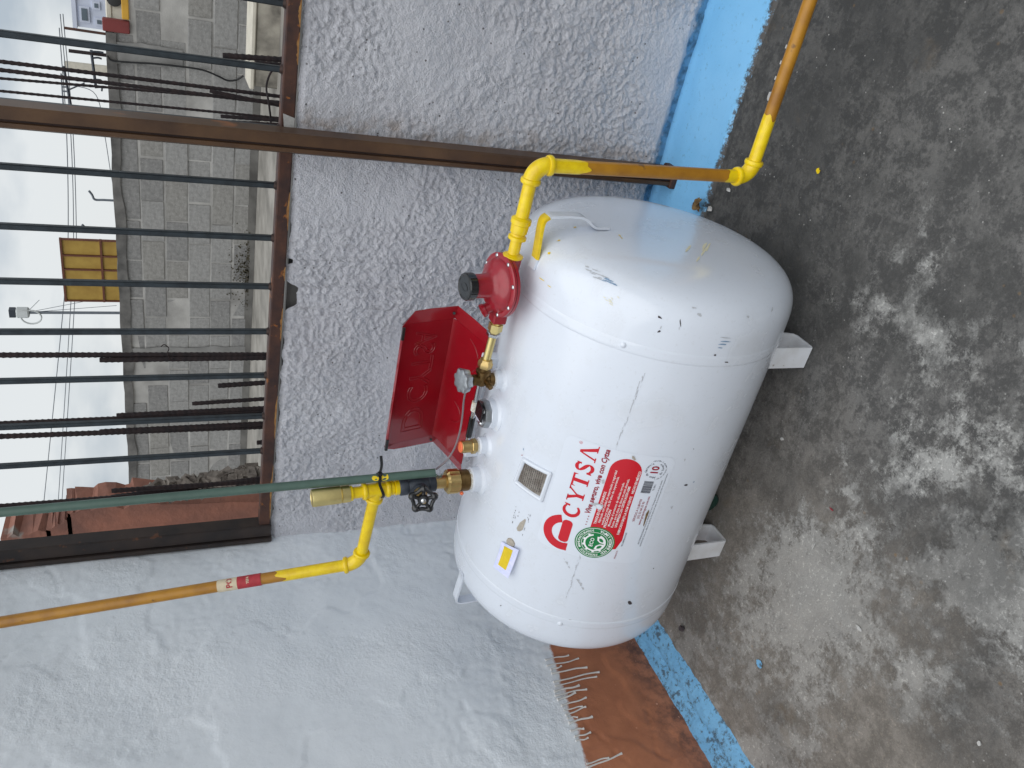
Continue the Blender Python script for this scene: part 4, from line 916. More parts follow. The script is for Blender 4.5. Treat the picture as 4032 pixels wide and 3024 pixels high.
# green seal
CX, CT = -1.142, .1368
sl = print_('round_seal', [arc(CX, CT, .0440, 0, 360, 48)[:-1]], .0013, M['pgreen'], gt); sl['label'] = 'round green and white seal overlapping the large sticker'
print_('printed_ring', band(CX, CT, .0400, .0412, 0, 360, 48) + band(CX, CT, .0285, .0295, 0, 360, 40), .0016, M['pwhite'], sl)
print_('printed_gear', band(CX, CT, .0205, .0245, 20, 340, 36) + [[(CX + r_ * math.cos(math.radians(a + d_)), CT + r_ * math.sin(math.radians(a + d_))) for r_, d_ in ((.024, -7), (.0275, -5), (.0275, 5), (.024, 7))] for a in range(40, 225, 36)], .0016, M['pwhite'], sl)
lf = lambda s: [(CX + s * .0008, CT - .0215), (CX + s * .0020, CT - .0110), (CX + s * .0080, CT - .0040), (CX + s * .0185, CT - .0020), (CX + s * .0190, CT - .0100), (CX + s * .0140, CT - .0175), (CX + s * .0070, CT - .0212)]
print_('printed_leaf', [lf(-1)], .0016, M['pwhite'], sl); print_('printed_leaf', [lf(1)], .0016, M['pwhite'], sl)
sm = lambda P_: [((p[0] - np.mean([q_[0] for q_ in P_])) * .55 + np.mean([q_[0] for q_ in P_]), (p[1] - np.mean([q_[1] for q_ in P_])) * .55 + np.mean([q_[1] for q_ in P_])) for p in P_]
print_('printed_leaf_inner', [sm(lf(1))], .0019, M['pgreen'], sl); print_('printed_leaf_inner', [sm(lf(-1))], .0019, M['pgreen'], sl)
text_on('printed_text', 'ECO', CX - .0125, CX + .0125, CT + .0030, .0115, M['pwhite'], sl, .0017, .02)
text_arc('printed_text', 'PRODUCTOS MANUFACTURADOS', CX, CT, .0322, 205, 15, .0076, M['pwhite'], sl, .0017, bold=.02)
text_arc('printed_text', 'CON ENERGÍA LIMPIA', CX, CT, .0378, 218, 352, .0088, M['pwhite'], sl, .0017, True, .025)
# data plate under a painted frame
dp = print_('data_plate', [[(-1.0700, .3460), (-1.0640, .3500), (-1.0130, .3390), (-1.0080, .3330), (-1.0083, .2775), (-1.0765, .2815)]], .0008, M['plate'], gt)
fr_o = [(-1.0825, .3535), (-1.0850, .2715), (-1.0035, .2685), (-1.0050, .3480)]; fr_i = [(-1.0690, .3455), (-1.0760, .2818), (-1.0085, .2778), (-1.0150, .3370)]
for i in range(4):
    a, b = np.array(fr_o[i]), np.array(fr_o[(i + 1) % 4]); c_, d_ = np.array(fr_i[i]), np.array(fr_i[(i + 1) % 4]); Pm = [(a + c_) / 2 + ((b + d_) / 2 - (a + c_) / 2) * t for t in np.linspace(-.04, 1.04, 9)]
    fix(mk('plate_rim', *tube([oncyl(p[0], p[1], .0005) for p in Pm], [.0052 + .0008 * random.random() for _ in Pm], 8), M['enamel'], dp))
ln = []
for k in range(11):
    t = .2860 + k * .0050; x = -1.069 + .003 * random.random()
    while x < -1.018: w_ = random.uniform(.002, .007); ln.append([(x, t), (x + w_, t), (x + w_, t + .0016), (x, t + .0016)]); x += w_ + .0014
print_('stamped_line', ln, .0011, M['scuffd'], dp)
# torn label scrap
print_('label_scrap', [[(-1.1930, .3060), (-1.1840, .3000), (-1.1560, .2985), (-1.1520, .3015), (-1.1600, .3060), (-1.1700, .3115), (-1.1900, .3160), (-1.1960, .3120)]], .0007, M['seam_dirt'], gt)
sc_ = []
for k in range(22):
    x = random.uniform(-1.20, -1.135); t = random.choice((.3255, .3300, .3200, .2955, .2915)) + random.uniform(-.001, .001); w_ = random.uniform(.001, .006); sc_.append([(x, t), (x + w_, t + .0003), (x + w_, t + .0013), (x, t + .0012)])
print_('label_scrap', sc_, .0007, M['scuffd'], gt)
# hairline scratches along the shell
def scratch(x0, t0, x1, t1, n, wmax, m_, jit=.0012):
    ps = []
    for k in range(n):
        a = random.random(); x = x0 + (x1 - x0) * a; t = t0 + (t1 - t0) * a + random.gauss(0, jit); L = random.uniform(.002, .012); w_ = random.uniform(.0003, wmax)
        ps.append([(x, t), (x + L, t + (t1 - t0) / (x1 - x0) * L + w_ * .4), (x + L * .9, t + w_ * 1.2), (x, t + w_)])
    print_('scratch', ps, .0006, m_, gt)
scratch(-.888, .157, -.705, .150, 46, .0014, M['scuffg']); scratch(-1.330, .158, -1.195, .157, 34, .0012, M['scuffg']); scratch(-1.30, .115, -1.21, .190, 10, .0006, M['scuffg'], .0006)
def blot(pts, m_, name='paint_scuff', off=.0007):
    c_ = np.mean(pts, 0); V = []
    h0 = hit(*c_); 
    if h0 is None: return
    V = [h0 + tank_n(h0) * off]
    for p in pts:
        h_ = hit(*p)
        if h_ is None: return
        V.append(h_ + tank_n(h_) * off)
    n = len(pts); o = mk(name, V, [(0, i + 1, (i + 1) % n + 1) for i in range(n)], m_, gt, smooth=0)
    for p in o.data.polygons:
        if np.array(p.normal) @ tank_n(h0) < 0: p.flip()
def rblot(x, y, rx, ry, m_, ang=0, n=9, name='paint_scuff'):
    ca_, sa_ = math.cos(ang), math.sin(ang); pts = []
    for k in range(n):
        a = 2 * math.pi * k / n; r_ = random.uniform(.55, 1.1); u_, v_ = rx * r_ * math.cos(a), ry * r_ * math.sin(a); pts.append((x + u_ * ca_ - v_ * sa_, y + u_ * sa_ + v_ * ca_))
    blot(pts, m_, name)
D6 = lambda x, y: c6(x, y); D7 = lambda x, y: ((2200 + x * .66305) * .54861, (1200 + y * .66305) * .54861)
for k in range(16):
    t = k / 15; x, y = D6(840 + 150 * t + random.uniform(-12, 12), 915 + 80 * t + random.uniform(-22, 22) * (1.2 - t)); rblot(x, y, random.uniform(6, 16), random.uniform(.7, 1.8), M['scuffb'] if t > .6 else M['scuffg'], .35)
for k in range(8): rblot(*D6(930 + 90 * random.random(), 1050 + 55 * random.random()), random.uniform(3, 9), .9, M['scuffy'], random.uniform(.2, 1))
for k in range(7): rblot(*D6(1380 + 130 * random.random(), 770 + 90 * random.random()), random.uniform(6, 14), random.uniform(1.5, 3.5), M['scuffy'], -1)
for x, y, rx, ry, a, m_ in ((600, 75, 6, 3, .6, 'scuffd'), (595, 158, 5, 2.4, -.4, 'scuffd'), (606, 135, 4, 1.5, -1.2, 'scuffg'), (722, 108, 9, 1.5, 1.5, 'scuffd'), (715, 140, 5, .9, 1.7, 'scuffg'), (985, 195, 13, 1.6, .1, 'scuffg'), (985, 218, 14, 1.8, .05, 'scuffb'), (972, 235, 11, 1.8, .05, 'scuffb'), (960, 255, 7, 1.2, .05, 'scuffb'),
                            (928, 298, 3, 2.4, 0, 'scuffd'), (995, 338, 5.2, 3, .1, 'scuffd'), (755, 1070, 5, 2.5, -.3, 'scuffd'), (800, 1052, 3, 1.3, -.5, 'scuffb'), (525, 272, 4, 1.6, .7, 'scuffd'), (835, 60, 6, 4, .5, 'scuffg'), (805, 18, 6, 2.5, .2, 'scuffg'), (1122, 72, 4, 3, .5, 'scuffg'), (1265, 30, 2, 6, .3, 'scuffg'), (150, 510, 1.5, 1, 0, 'scuffg'), (748, 920, 1.2, 4, .2, 'scuffg'), (800, 855, 1.2, 1, 0, 'scuffd'), (562, 1565, 1.6, 1.2, 0, 'scuffd')):
    rblot(*D7(x, y), rx, ry, M[m_], a)
rblot(*c8(1230, 588), 5.6, 5.2, M['scuffd'], 0, 11, 'paint_chip'); rblot(*c8(430, 607), 1.6, 1.4, M['scuffd']); rblot(*c8(1292, 698), 1.6, 1.4, M['scuffd']); rblot(*c8(860, 693), 4.5, .7, M['scuffg'], .1); rblot(*c8(1242, 434), 2.5, .6, M['scuffg'], .1)
for x, y, a, b in ((640, 826, 5, 2.4), (692, 757, 5, 1.5), (778, 685, 4, 1.5), (600, 968, 7, 1.2), (640, 1005, 5, 1), (1022, 730, 4, 1.2), (1032, 742, 4, 1)): rblot(*D6(x, y), a, b, M['yellow'], .6 if b < 1.3 else -.15, 8)
c5 = lambda x, y: ((2000 + x * .39185) * .54861, (1650 + y * .39185) * .54861)
def tear(pts, m_, off=.0021): blot([c5(*p) for p in pts], m_, 'torn_patch', off)
tear([(820, 850), (850, 838), (900, 840), (960, 862), (945, 905), (905, 905), (880, 870)], M['scuffg']); tear([(880, 860), (920, 852), (950, 880), (930, 902), (900, 895)], M['stickerw'], .0023)
tear([(1248, 362), (1268, 372), (1285, 405), (1268, 410), (1245, 388)], M['seam_dirt']); tear([(940, 608), (965, 602), (968, 640), (945, 645)], M['scuffg']); tear([(1382, 950), (1412, 905), (1415, 925), (1360, 1075), (1356, 1062)], M['leaf']); tear([(1630, 880), (1655, 870), (1640, 900)], M['scuffg'])
# marker dots near the plate
rblot(1128, 985 - 2, 2.2, 1.2, M['pdred']); rblot(1131, 970, 1.4, 2.6, M['scuffb'])

# ================================================================== GAS REGULATOR
RX = -.656
rg = thing('gas_regulator', (RX, YC, .69), 'red round diaphragm gas regulator with black cap above the tank', 'regulator')
ax = np.array([.0, -.15, 1.]); ax /= np.linalg.norm(ax); o0 = np.array([RX, YC, .716])
fix(mk('bonnet', *lathe(o0, ax, [(.0045, .0665), (.0095, .0665), (.011, .064), (.0115, .056), (.017, .0545), (.023, .047), (.028, .036), (.032, .0275), (.037, .0250), (.070, .0240)], 48), M['redreg'], rg))
fix(mk('diaphragm_gasket', *lathe(o0, ax, [(.003, .0658), (.0045, .0658)], 48), M['blackp'], rg))
fix(mk('lower_case', *lathe(o0, ax, [(-.022, .030), (-.014, .046), (-.004, .060), (-.003, .0665), (.003, .0665)], 48), M['redreg'], rg))
fix(mk('cap', *lathe(o0 + ax * .068, ax, [(0, .0262), (.002, .0278), (.017, .0278), (.0195, .0262), (.0200, .0225), (.0190, .0215), (.0190, .001)], 64, lambda a: 1 + .012 * (1 if math.cos(28 * a) > 0 else -1)), M['blackp'], rg, smooth=30))
u_, v_, _ = frame(ax)
a = np.linspace(0, 2 * math.pi, 25); fix(mk('cap_emblem', *tube([o0 + ax * .0872 + u_ * .0125 * math.cos(t) + v_ * .0075 * math.sin(t) for t in a], .0008, 5), M['blackp'], rg))
for k in range(8):
    t = math.radians(22 + 45 * k); fix(mk('screw', *lathe(o0 + ax * .0095 + u_ * .0605 * math.cos(t) + v_ * .0605 * math.sin(t), ax, [(0, .0046), (.0025, .0046), (.004, .003), (.0042, .0005)], 10), M['chrome'], rg))
fix(mk('outlet_body', *join(lathe((RX + .01, YC, .7055), (1, 0, 0), [(0, .018), (.030, .0185), (.052, .0195), (.0535, .018)], 20)), M['redreg'], rg)); fix(mk('inlet_body', *join(box((RX - .086, YC - .0155, .694), (RX - .05, YC + .0155, .7245), .003)), M['redreg'], rg))
fix(mk('vent', *tube(smooth_path([o0 + np.array(d_) for d_ in ((-.046, -.008, .016), (-.055, -.010, .032), (-.066, -.012, .040), (-.076, -.014, .038))], 16), [.011] * 8 + [.0125] * 8 + [.0135], 14) if False else lathe(o0 + np.array([-.046, -.004, .014]), (-.55, -.1, 1), [(0, .012), (.016, .012), (.018, .0145), (.024, .0145), (.0245, .010), (.018, .009)], 20), M['redreg'], rg))
# brass nipple from the valve to the regulator
bn = thing('brass_nipple', (-.80, YC, .70), 'bright brass tube and hex nut joining service valve to red regulator', 'pipe fitting')
fix(mk('tube', *cyl((SV + .046, YC, .7152), (-.772, YC, .7115), .0088, 18, .0), M['bright_brass'], bn)); fix(mk('steel_nut', *lathe((-.776, YC, .7115), (1, 0, 0), [(0, .0125), (.002, .0155), (.008, .0155), (.010, .013)], 6), M['chrome'], bn)); fix(mk('hex_adapter', *lathe((-.766, YC, .7105), (1, 0, -.03), [(0, .012), (.004, .012), (.0042, .0155), (.020, .0155), (.0205, .012), (.026, .012)], 6), M['bright_brass'], bn))

# ================================================================== SUPPLY PIPE (right)
PR = .01335
sp = thing('supply_pipe', (-.40, YC, .18), 'yellow and ochre steel pipe stepping down from regulator and off to the right', 'gas pipe')
def ragged(a, b, r, m_, parent, jag=.02, name='pipe', both=False):
    a = np.asarray(a, float); b = np.asarray(b, float); n = 24; u_, v_, d = frame(b - a); L = np.linalg.norm(b - a); V = []; rows = max(3, int(L / .03))
    ph = random.random() * 6
    for i in range(rows + 1):
        for k in range(n):
            an = 2 * math.pi * k / n; e = jag * (.5 * math.sin(2 * an + ph) + .5 * math.sin(5 * an + 2 * ph) * .6); h = L * i / rows
            if i == rows: h += e
            if i == rows - 1: h += e * .4
            V.append(a + d * h + r * (u_ * math.cos(an) + v_ * math.sin(an)) * (1 if i < rows else .985))
    Fq = [(i * n + k, i * n + (k + 1) % n, (i + 1) * n + (k + 1) % n, (i + 1) * n + k) for i in range(rows) for k in range(n)]
    return fix(mk(name, V, Fq, m_, parent))
E1 = np.array([-.404, YC, .7015]); E2 = np.array([-.388, YC, .196]); o1 = np.array([RX + .0635, YC, .7055])
def elbow(c, d1, d2, r, m_, parent, R=.030, name='elbow'):
    """street elbow: c corner, d1 and d2 unit directions out of it"""
    d1 = np.asarray(d1, float) / np.linalg.norm(d1); d2 = np.asarray(d2, float) / np.linalg.norm(d2); P = []
    for i in range(13):
        t = i / 12; P.append((1 - t) ** 2 * (c + d1 * R) + 2 * t * (1 - t) * (c + (d1 + d2) * R * .10) + t * t * (c + d2 * R))
    b1 = lathe(c + d1 * (R - .004), d1, [(0, r), (.001, r * 1.13), (.004, r * 1.2), (.008, r * 1.2), (.0105, r * 1.12), (.011, r * .98)], 24); b2 = lathe(c + d2 * (R - .004), d2, [(0, r), (.001, r * 1.13), (.004, r * 1.2), (.008, r * 1.2), (.0105, r * 1.12), (.011, r * .98)], 24)
    return fix(mk(name, *join(tube(P, r, 24), b1, b2), m_, parent))
dA = (o1 - E1) / np.linalg.norm(o1 - E1); dB = (E2 - E1) / np.linalg.norm(E2 - E1); E3 = np.array([.62, YC, .209]); dC = (E3 - E2) / np.linalg.norm(E3 - E2)
fix(mk('outlet_flange', *lathe(o1 - np.array([.002, 0, 0]), (1, 0, 0), [(0, .019), (.002, .021), (.005, .021), (.007, .017), (.009, .0125)], 28), M['yellow'], sp))
fix(mk('nipple', *cyl(o1 + np.array([.004, 0, 0]), o1 - dA * .040, .0118, 22), M['yellow'], sp))
cu0 = o1 - dA * .036
fix(mk('coupling', *lathe(cu0, -dA, [(0, .0125), (.002, .0185), (.008, .0185), (.010, .0150), (.014, .0142), (.016, .0172), (.030, .0180), (.033, .0175), (.035, .0205), (.044, .0205), (.047, .0160), (.049, .0132)], 28), M['yellow'], sp))
fix(mk('pipe', *cyl(cu0 - dA * .045, E1 + dA * .028, PR, 24), M['yellow'], sp))
elbow(E1, dA, dB, .0168, M['yellow'], sp)
fix(mk('pipe', *cyl(E1 + dB * .03, E2 - dB * .028, PR, 24), M['ochre'], sp))
ragged(E1 + dB * .034, E1 + dB * .105, PR + .0006, M['yellow'], sp, .018, 'fresh_paint'); ragged(E2 - dB * .030, E2 - dB * .062, PR + .0006, M['yellow'], sp, .006, 'fresh_paint')
elbow(E2, -dB, dC, .0168, M['yellow'], sp)
fix(mk('pipe', *cyl(E2 + dC * .028, E3, PR, 24), M['ochre'], sp)); ragged(E2 + dC * .034, E2 + dC * .128, PR + .0006, M['yellow'], sp, .012, 'fresh_paint')
for k in range(3): 
    p = E2 + dC * (.20 + .03 * k) + np.array([0, .010, .0105]); fix(mk('paint_flake', *box(p - .002, p + np.array([.005, .0012, .001])), M['chip'], sp, smooth=0))

# ================================================================== FILLER LINE (left)
gv = thing('globe_valve', (FV, YC, .778), 'dark cast valve with black five-lobed handwheel above the brass filler union', 'valve')
S0 = np.array([FV, YC, .779]); S1 = PY(683, 1075, YC); dS = (S1 - S0) / np.linalg.norm(S1 - S0); VC = S0 + dS * .042
fix(mk('valve_body', *join(lathe(S0, dS, [(0, .018), (.002, .0205), (.016, .0205), (.018, .0185), (.030, .022), (.042, .0255), (.056, .022), (.066, .0185), (.068, .0205), (.084, .0205), (.087, .018)], 28)), M['slate'], gv))
wa = np.array([-.02, -1, .02]); wa /= np.linalg.norm(wa)
fix(mk('bonnet', *join(lathe(VC + wa * .012, wa, [(0, .019), (.012, .019), (.014, .0165)], 24)), M['slate'], gv)); fix(mk('bonnet_nut', *lathe(VC + wa * .026, wa, [(0, .0155), (.006, .0155), (.007, .009), (.014, .0085)], 20), M['brass'], gv)); fix(mk('stem', *cyl(VC + wa * .03, VC + wa * .062, .004, 12), M['brass'], gv))
HW = VC + wa * .052; hwd = np.array([.28, -.93, .22]); hwd /= np.linalg.norm(hwd); u_, v_, _ = frame(hwd); a = np.linspace(0, 2 * math.pi, 61); RWH = .0245
ring = [HW + (u_ * math.cos(t) + v_ * math.sin(t)) * RWH * (1 + .08 * math.cos(5 * t)) for t in a]; rr = .0046 + .0048 * np.clip(np.cos(5 * a), 0, 1) ** 1.2
parts = [tube(ring, rr, 12), lathe(HW - hwd * .005, hwd, [(0, .0110), (.002, .0130), (.009, .0130), (.012, .0110), (.0125, .007), (.0105, .0065)], 24)]
for k in range(5): t = 2 * math.pi * k / 5; e_ = u_ * math.cos(t) + v_ * math.sin(t); parts.append(tube([HW + e_ * .008, HW + e_ * .017, HW + e_ * .025], [.0050, .0042, .0060], 10))
fix(mk('handwheel', *join(*parts), M['blackp'], gv)); fix(mk('wheel_screw', *lathe(HW + hwd * .004, hwd, [(0, .006), (.004, .006), (.006, .004), (.0065, .0005)], 14), M['chrome'], gv))
fl_ = thing('filler_pipe', (-1.30, YC, .87), 'yellow tee and elbow with ochre riser pipe leading up the side wall', 'gas pipe')
T0 = S0 + dS * .084; TC = T0 + dS * .055; T1 = TC + dS * .042
fix(mk('nipple', *cyl(T0, T1 + dS * .02, PR, 24), M['yellow'], fl_))
E4 = PY(776, 1216, YC); dT = (E4 - TC) / np.linalg.norm(E4 - TC)
col_ = lambda c_, d, r=.0168: lathe(c_, d, [(0, r), (.001, r * 1.12), (.004, r * 1.2), (.008, r * 1.2), (.0105, r * 1.1), (.011, r * .9)], 24)
fix(mk('tee', *join(cyl(TC - dS * .026, TC + dS * .026, .0168, 24), cyl(TC, TC + dT * .026, .0168, 24), col_(TC + dS * .021, dS), col_(TC - dS * .021, -dS), col_(TC + dT * .021, dT), lathe(T0 + dS * .002, dS, [(0, .0135), (.001, .0175), (.010, .018), (.012, .0140), (.014, .0165), (.020, .0165), (.022, .0135)], 24)), M['yellow'], fl_))
UP = np.array([-1.586, 1.495, 1.702]); dU = (UP - E4) / np.linalg.norm(UP - E4); TOP = E4 + dU * 1.6
fix(mk('pipe', *cyl(TC + dT * .026, E4 - dT * .028, PR, 24), M['yellow'], fl_))
elbow(E4, -dT, dU, .0168, M['yellow'], fl_)
fix(mk('riser_pipe', *cyl(E4 + dU * .028, TOP, PR, 24), M['ochre'], fl_))
ragged(E4 + dU * .034, E4 + dU * .185, PR + .0007, M['yellow'], fl_, .022, 'fresh_paint')
def along(px): # distance along riser of a photo column
    ts = np.linspace(0, 1.2, 400); best = min(ts, key=lambda t: abs(px_of(E4 + dU * t)[0] - px)); return best
def px_of(P):
    c_ = RW.T @ (np.asarray(P) - O); return np.array([(2016 + F_PX * c_[0] / -c_[2]) * .54861, (1512 - F_PX * c_[1] / -c_[2]) * .54861])
t0, t1, t2 = along(566), along(515), along(470)
fix(mk('red_tape', *cyl(E4 + dU * t0, E4 + dU * t1, PR + .0011, 24), M['tapered'], fl_)); fix(mk('cream_tape', *cyl(E4 + dU * t1, E4 + dU * t2, PR + .0011, 24), M['tape'], fl_))
# lettering round the tape
def tape_text(body, t, size, m_, up=True):
    vs_, fs = text_polys(body, size, .03, 0, 'CENTER'); toC = (O - E4); e1 = toC - dU * (toC @ dU); e1 /= np.linalg.norm(e1); e2 = np.cross(dU, e1); r = PR + .0015; V = []
    for x, y in vs_: an = x / r + .25; V.append(E4 + dU * (t + y) + r * (e1 * math.cos(an) + e2 * math.sin(an)))
    fix(mk('tape_lettering', V, fs, m_, fl_, smooth=0))
tape_text('PO', (t1 + t2) / 2 - .012, .019, M['tapered']); tape_text('TEFA', (t0 + t1) / 2, .008, M['tape'])
bc = thing('brass_relief_plug', (T1[0], YC, T1[2]), 'long brass cap standing on top of the yellow tee', 'cap')
fix(mk('plug_body', *lathe(T1 + dS * .018, dS, [(0, .0155), (.001, .0195), (.018, .0195), (.019, .0178), (.021, .0200), (.080, .0200), (.084, .0190), (.0845, .0165), (.083, .0155), (.083, .001)], 32), M['bright_brass'], bc)); fix(mk('plug_collar', *lathe(T1 + dS * .012, dS, [(0, .016), (.001, .0175), (.0065, .0175), (.007, .015)], 28), M['yellow'], bc))
# green conduit tied to the tee
GB = PY(940, 1021, 1.350); gtop = PY(0, 1107, 1.455); gd = (gtop - GB) / np.linalg.norm(gtop - GB)
gp = thing('green_conduit', tuple(GB), 'long green plastic conduit standing upright, tied to the yellow tee', 'conduit')
o_ = mk('conduit_tube', *lathe(GB, gd, [(0, .0075), (.0001, .0097), (1.7, .0097)], 24), M['green'], gp); fix(o_)
fix(mk('frayed_end', *join(*[tube(smooth_path([GB + np.array([.004 * math.cos(k), -.009, .002]), GB + np.array([.004 * math.cos(k) - .003, -.013, -.004 - .004 * (k % 3)]), GB + np.array([.006 * math.sin(k * 2), -.012, -.010 - .004 * (k % 2)])], 6), .0007, 5) for k in range(6)]), M['green'], gp))
for t, s in ((.115, .010), (.135, .006)):
    c_ = GB + gd * t; u_, v_, _ = frame(gd); toC = O - c_; e1 = toC - gd * (toC @ gd); e1 /= np.linalg.norm(e1); e2 = np.cross(gd, e1); V = [c_ + .0101 * e1]
    for k in range(9): an = 2 * math.pi * k / 9; rr_ = s * random.uniform(.5, 1.2); al = rr_ * math.cos(an) / .01; V.append(c_ + gd * rr_ * 1.4 * math.sin(an) + .0101 * (e1 * math.cos(al) + e2 * math.sin(al)))
    fix(mk('yellow_smear', V, [(0, i + 1, (i + 1) % 9 + 1) for i in range(9)], M['yellow'], gp, smooth=0))
ct = GB + gd * .128; pc = TC - dS * .012 
ti = thing('cable_tie', tuple(ct), 'black nylon cable tie with long tail binding the green conduit to the tee', 'cable tie')
loop = [ct + np.array([.012, .002, 0]), ct + np.array([.006, -.0112, 0]), ct + np.array([-.008, -.0125, 0]), pc + np.array([0, -.0205, 0]), pc + np.array([-.0195, -.004, 0]), pc + np.array([-.006, .0205, 0]), ct + np.array([0, .014, 0]), ct + np.array([.012, .002, 0])]
fix(mk('loop', *ribbon(smooth_path(loop, 42), (0, 0, 1), .0062, .0016), M['tie'], ti)); hd = ct + np.array([.0115, -.003, 0]); fix(mk('head', *box(hd + np.array([-.002, -.005, -.005]), hd + np.array([.007, .004, .005]), .001), M['tie'], ti))
t_end = PY(823, 985, YC); fix(mk('tail', *ribbon(smooth_path([hd + np.array([.004, 0, 0]), (hd + t_end) / 2 + np.array([0, 0, -.003]), t_end], 12), (0, .4, 1), .0062, .0016), M['tie'], ti))
# seal wire from knob to conduit
c3 = lambda x, y: ((1200 + x * .6028) * .54861, (900 + y * .6028) * .54861)
wp = [(1050, 1062), (1038, 1130), (1030, 1220), (1012, 1330), (980, 1430), (930, 1510), (880, 1555), (858, 1572)]
tag(mk('seal_cable', *tube(smooth_path([PY(*c3(*p_), YC - .004 + .012 * math.sin(math.pi * i / 7)) for i, p_ in enumerate(wp)], 48), .0022, 8), M['cable']), 'thin grey cable curving from aluminium knob to the green conduit', 'cable')
# price card hanging on the tank
pc_ = thing('price_card', oncyl(-1.28, .32, .0), 'small lilac card with yellow price label stuck on tank shoulder', 'card')
def cardpt(u, v, off=0):  # u along card length, v across
    A0, B0_, C0, D0 = (-1.2507, .3442), (-1.2354, .2924), (-1.3224, .2961), (-1.3245, .343)
    s = (1 - u) * ((1 - v) * A0[0] + v * B0_[0]) + u * ((1 - v) * D0[0] + v * C0[0]); t = (1 - u) * ((1 - v) * A0[1] + v * B0_[1]) + u * ((1 - v) * D0[1] + v * C0[1])
    return oncyl(s, t, .0025 + .010 * u * u + .006 * v * (1 - u * .3) + off)
def cardsheet(u0, u1, v0, v1, off, thick):
    n = 9; V = [cardpt(u0 + (u1 - u0) * i / (n - 1), v0 + (v1 - v0) * j / (n - 1), off + s * thick) for s in (0, 1) for i in range(n) for j in range(n)]; g = gridfaces(n, n); Fq = [tuple(q_) for q_ in g] + [tuple(q_[::-1] + n * n) for q_ in g]
    ed = [i * n for i in range(n)] + [(n - 1) * n + j for j in range(1, n)] + [i * n + n - 1 for i in range(n - 2, -1, -1)] + [j for j in range(n - 2, 0, -1)]
    Fq += [(ed[k], ed[(k + 1) % len(ed)], ed[(k + 1) % len(ed)] + n * n, ed[k] + n * n) for k in range(len(ed))]; return V, [tuple(int(i) for i in f_) for f_ in Fq]
fix(mk('card_sheet', *cardsheet(0, 1, 0, 1, 0, .0006), M['card'], pc_)); fix(mk('yellow_label', *cardsheet(.10, .82, .22, .72, .0008, .0003), M['cardy'], pc_))
h_ = oncyl(-1.238, .321, .0); fix(mk('adhesive_dab', *lathe(np.array(h_), (0, -1, 1.6), [(0, .012), (.003, .011), (.004, .004)], 12), M['seam_dirt'], pc_))
# green bottle glimpsed under the tank
p = PZ(1537, 1096, .035)
bo = thing('glass_bottle', (p[0], p[1] + .05, 0.004), 'green glass bottle lying in the shade under the tank', 'bottle')
fix(mk('bottle_body', *lathe((p[0] + .0, p[1] + .01, .037), (.1, 1, 0), [(0, .012), (.002, .03), (.006, .033), (.13, .033), (.16, .022), (.18, .014), (.22, .013)], 20), M['glass'], bo)); fix(mk('bottle_lip', *lathe((p[0] + .022, p[1] + .229, .037), (.1, 1, 0), [(0, .0155), (.012, .0155)], 16), M['glass'], bo))
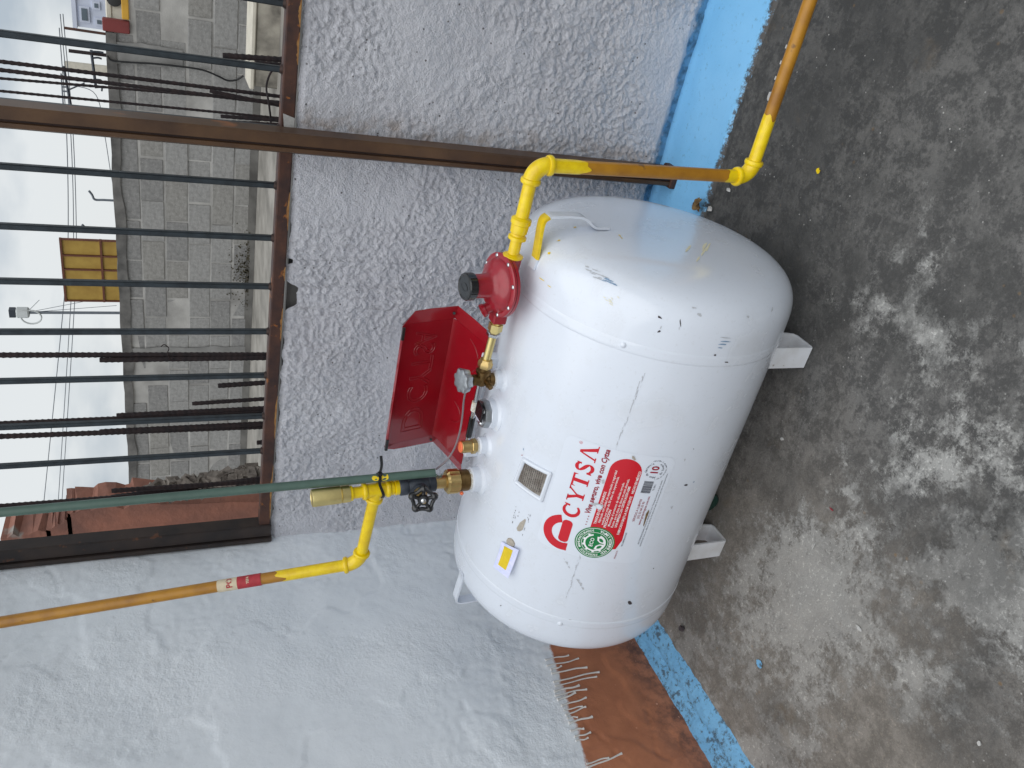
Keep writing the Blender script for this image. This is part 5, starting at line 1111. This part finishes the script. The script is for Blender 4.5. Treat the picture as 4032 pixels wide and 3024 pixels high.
# ------------------------------------------------------------------ litter on the floor
def flake(name, px, py, rx, ry, z, m_, label, cat, th=.0025, n=9, curl=0):
    c_ = PZ(px, py, z); V = []
    for s in (1, 0):
        for k in range(n):
            a = 2 * math.pi * k / n; r_ = random.uniform(.6, 1.15); V.append((c_[0] + rx * r_ * math.cos(a), c_[1] + ry * r_ * math.sin(a), z + s * th + s * curl * math.cos(2 * a)))
    Fq = [tuple(range(n)), tuple(range(2 * n - 1, n - 1, -1))] + [(k, n + k, n + (k + 1) % n, (k + 1) % n) for k in range(n)]
    return tag(fix(mk(name, V, Fq, m_, smooth=0)), label, cat)
lf_c = PZ(1508, 442, .02)
lfo = thing('dry_leaf', (lf_c[0], lf_c[1], .012), 'curled brown dry leaf at edge of blue floor strip by the tank', 'leaf')
for k, (dx, dy, r1, r2, tl) in enumerate(((0, 0, .020, .012, .3), (-.006, .004, .016, .011, 1.6), (.008, -.004, .014, .009, 2.6))):
    V = []; n = 12
    for i in range(n + 1):
        t = i / n; wv = r2 * math.sin(math.pi * t) ** .8; x = (t - .5) * 2 * r1
        for s in (-1, 0, 1):
            px_, py_ = x, s * wv; V.append((lf_c[0] + dx + px_ * math.cos(tl) - py_ * math.sin(tl), lf_c[1] + dy + px_ * math.sin(tl) + py_ * math.cos(tl), .013 + .004 * k + .009 * abs(s) * math.sin(math.pi * t) + .006 * t))
    mk('leaf_blade', V, [(i * 3 + j, i * 3 + j + 1, i * 3 + 4 + j, i * 3 + 3 + j) for i in range(n) for j in (0, 1)], M['leaf'], lfo)
flake('paint_chip', 1534, 451, .007, .011, .004, M['chip'], 'pale scrap on dark floor right beside the dry leaf', 'paint chip', curl=.002)
flake('paint_chip', 1574, 410, .005, .010, .004, M['chip'], 'white scrap on dark floor just below the lower yellow elbow', 'paint chip', curl=.002)
flake('paint_drop', 1767, 369, .006, .007, .004, M['yellow'], 'round yellow paint drop on the dark concrete', 'paint drop', .001, 12)
flake('paint_drop', 1640, 1434, .010, .012, .004, M['bluecove'], 'light blue paint fleck on concrete near the side wall', 'paint drop', .001, 8)
flake('pebble', 1475, 1357, .009, .010, .003, M['scuffd'], 'small dark grey pebble on floor near blue cove', 'pebble', .008, 8, .002)
flake('paint_chip', 1690, 948, .004, .006, .003, M['chip'], 'tiny white speck on dark floor between the two tank feet', 'paint chip')
flake('paint_chip', 1856, 1357, .005, .009, .003, M['chip'], 'white chip lying alone mid floor below the tank', 'paint chip')
flake('paint_chip', 2116, 1645 - 40, .005, .005, .003, M['chip'], 'bright white speck at the lower right of the floor', 'paint chip')
flake('red_thread', 1796, 1104 - 4, .0018, .006, .003, M['pdred'], 'tiny red thread lying on the grey floor', 'thread', .001)
flake('paper_sliver', 1758, 1180, .012, .0012, .003, M['chip'], 'thin white sliver on floor in front of the tank', 'scrap', .001)
flake('paint_chip', 1662, 210, .012, .008, .010, M['chip'], 'small pinkish chip at the worn edge of blue floor strip', 'paint chip', .001)
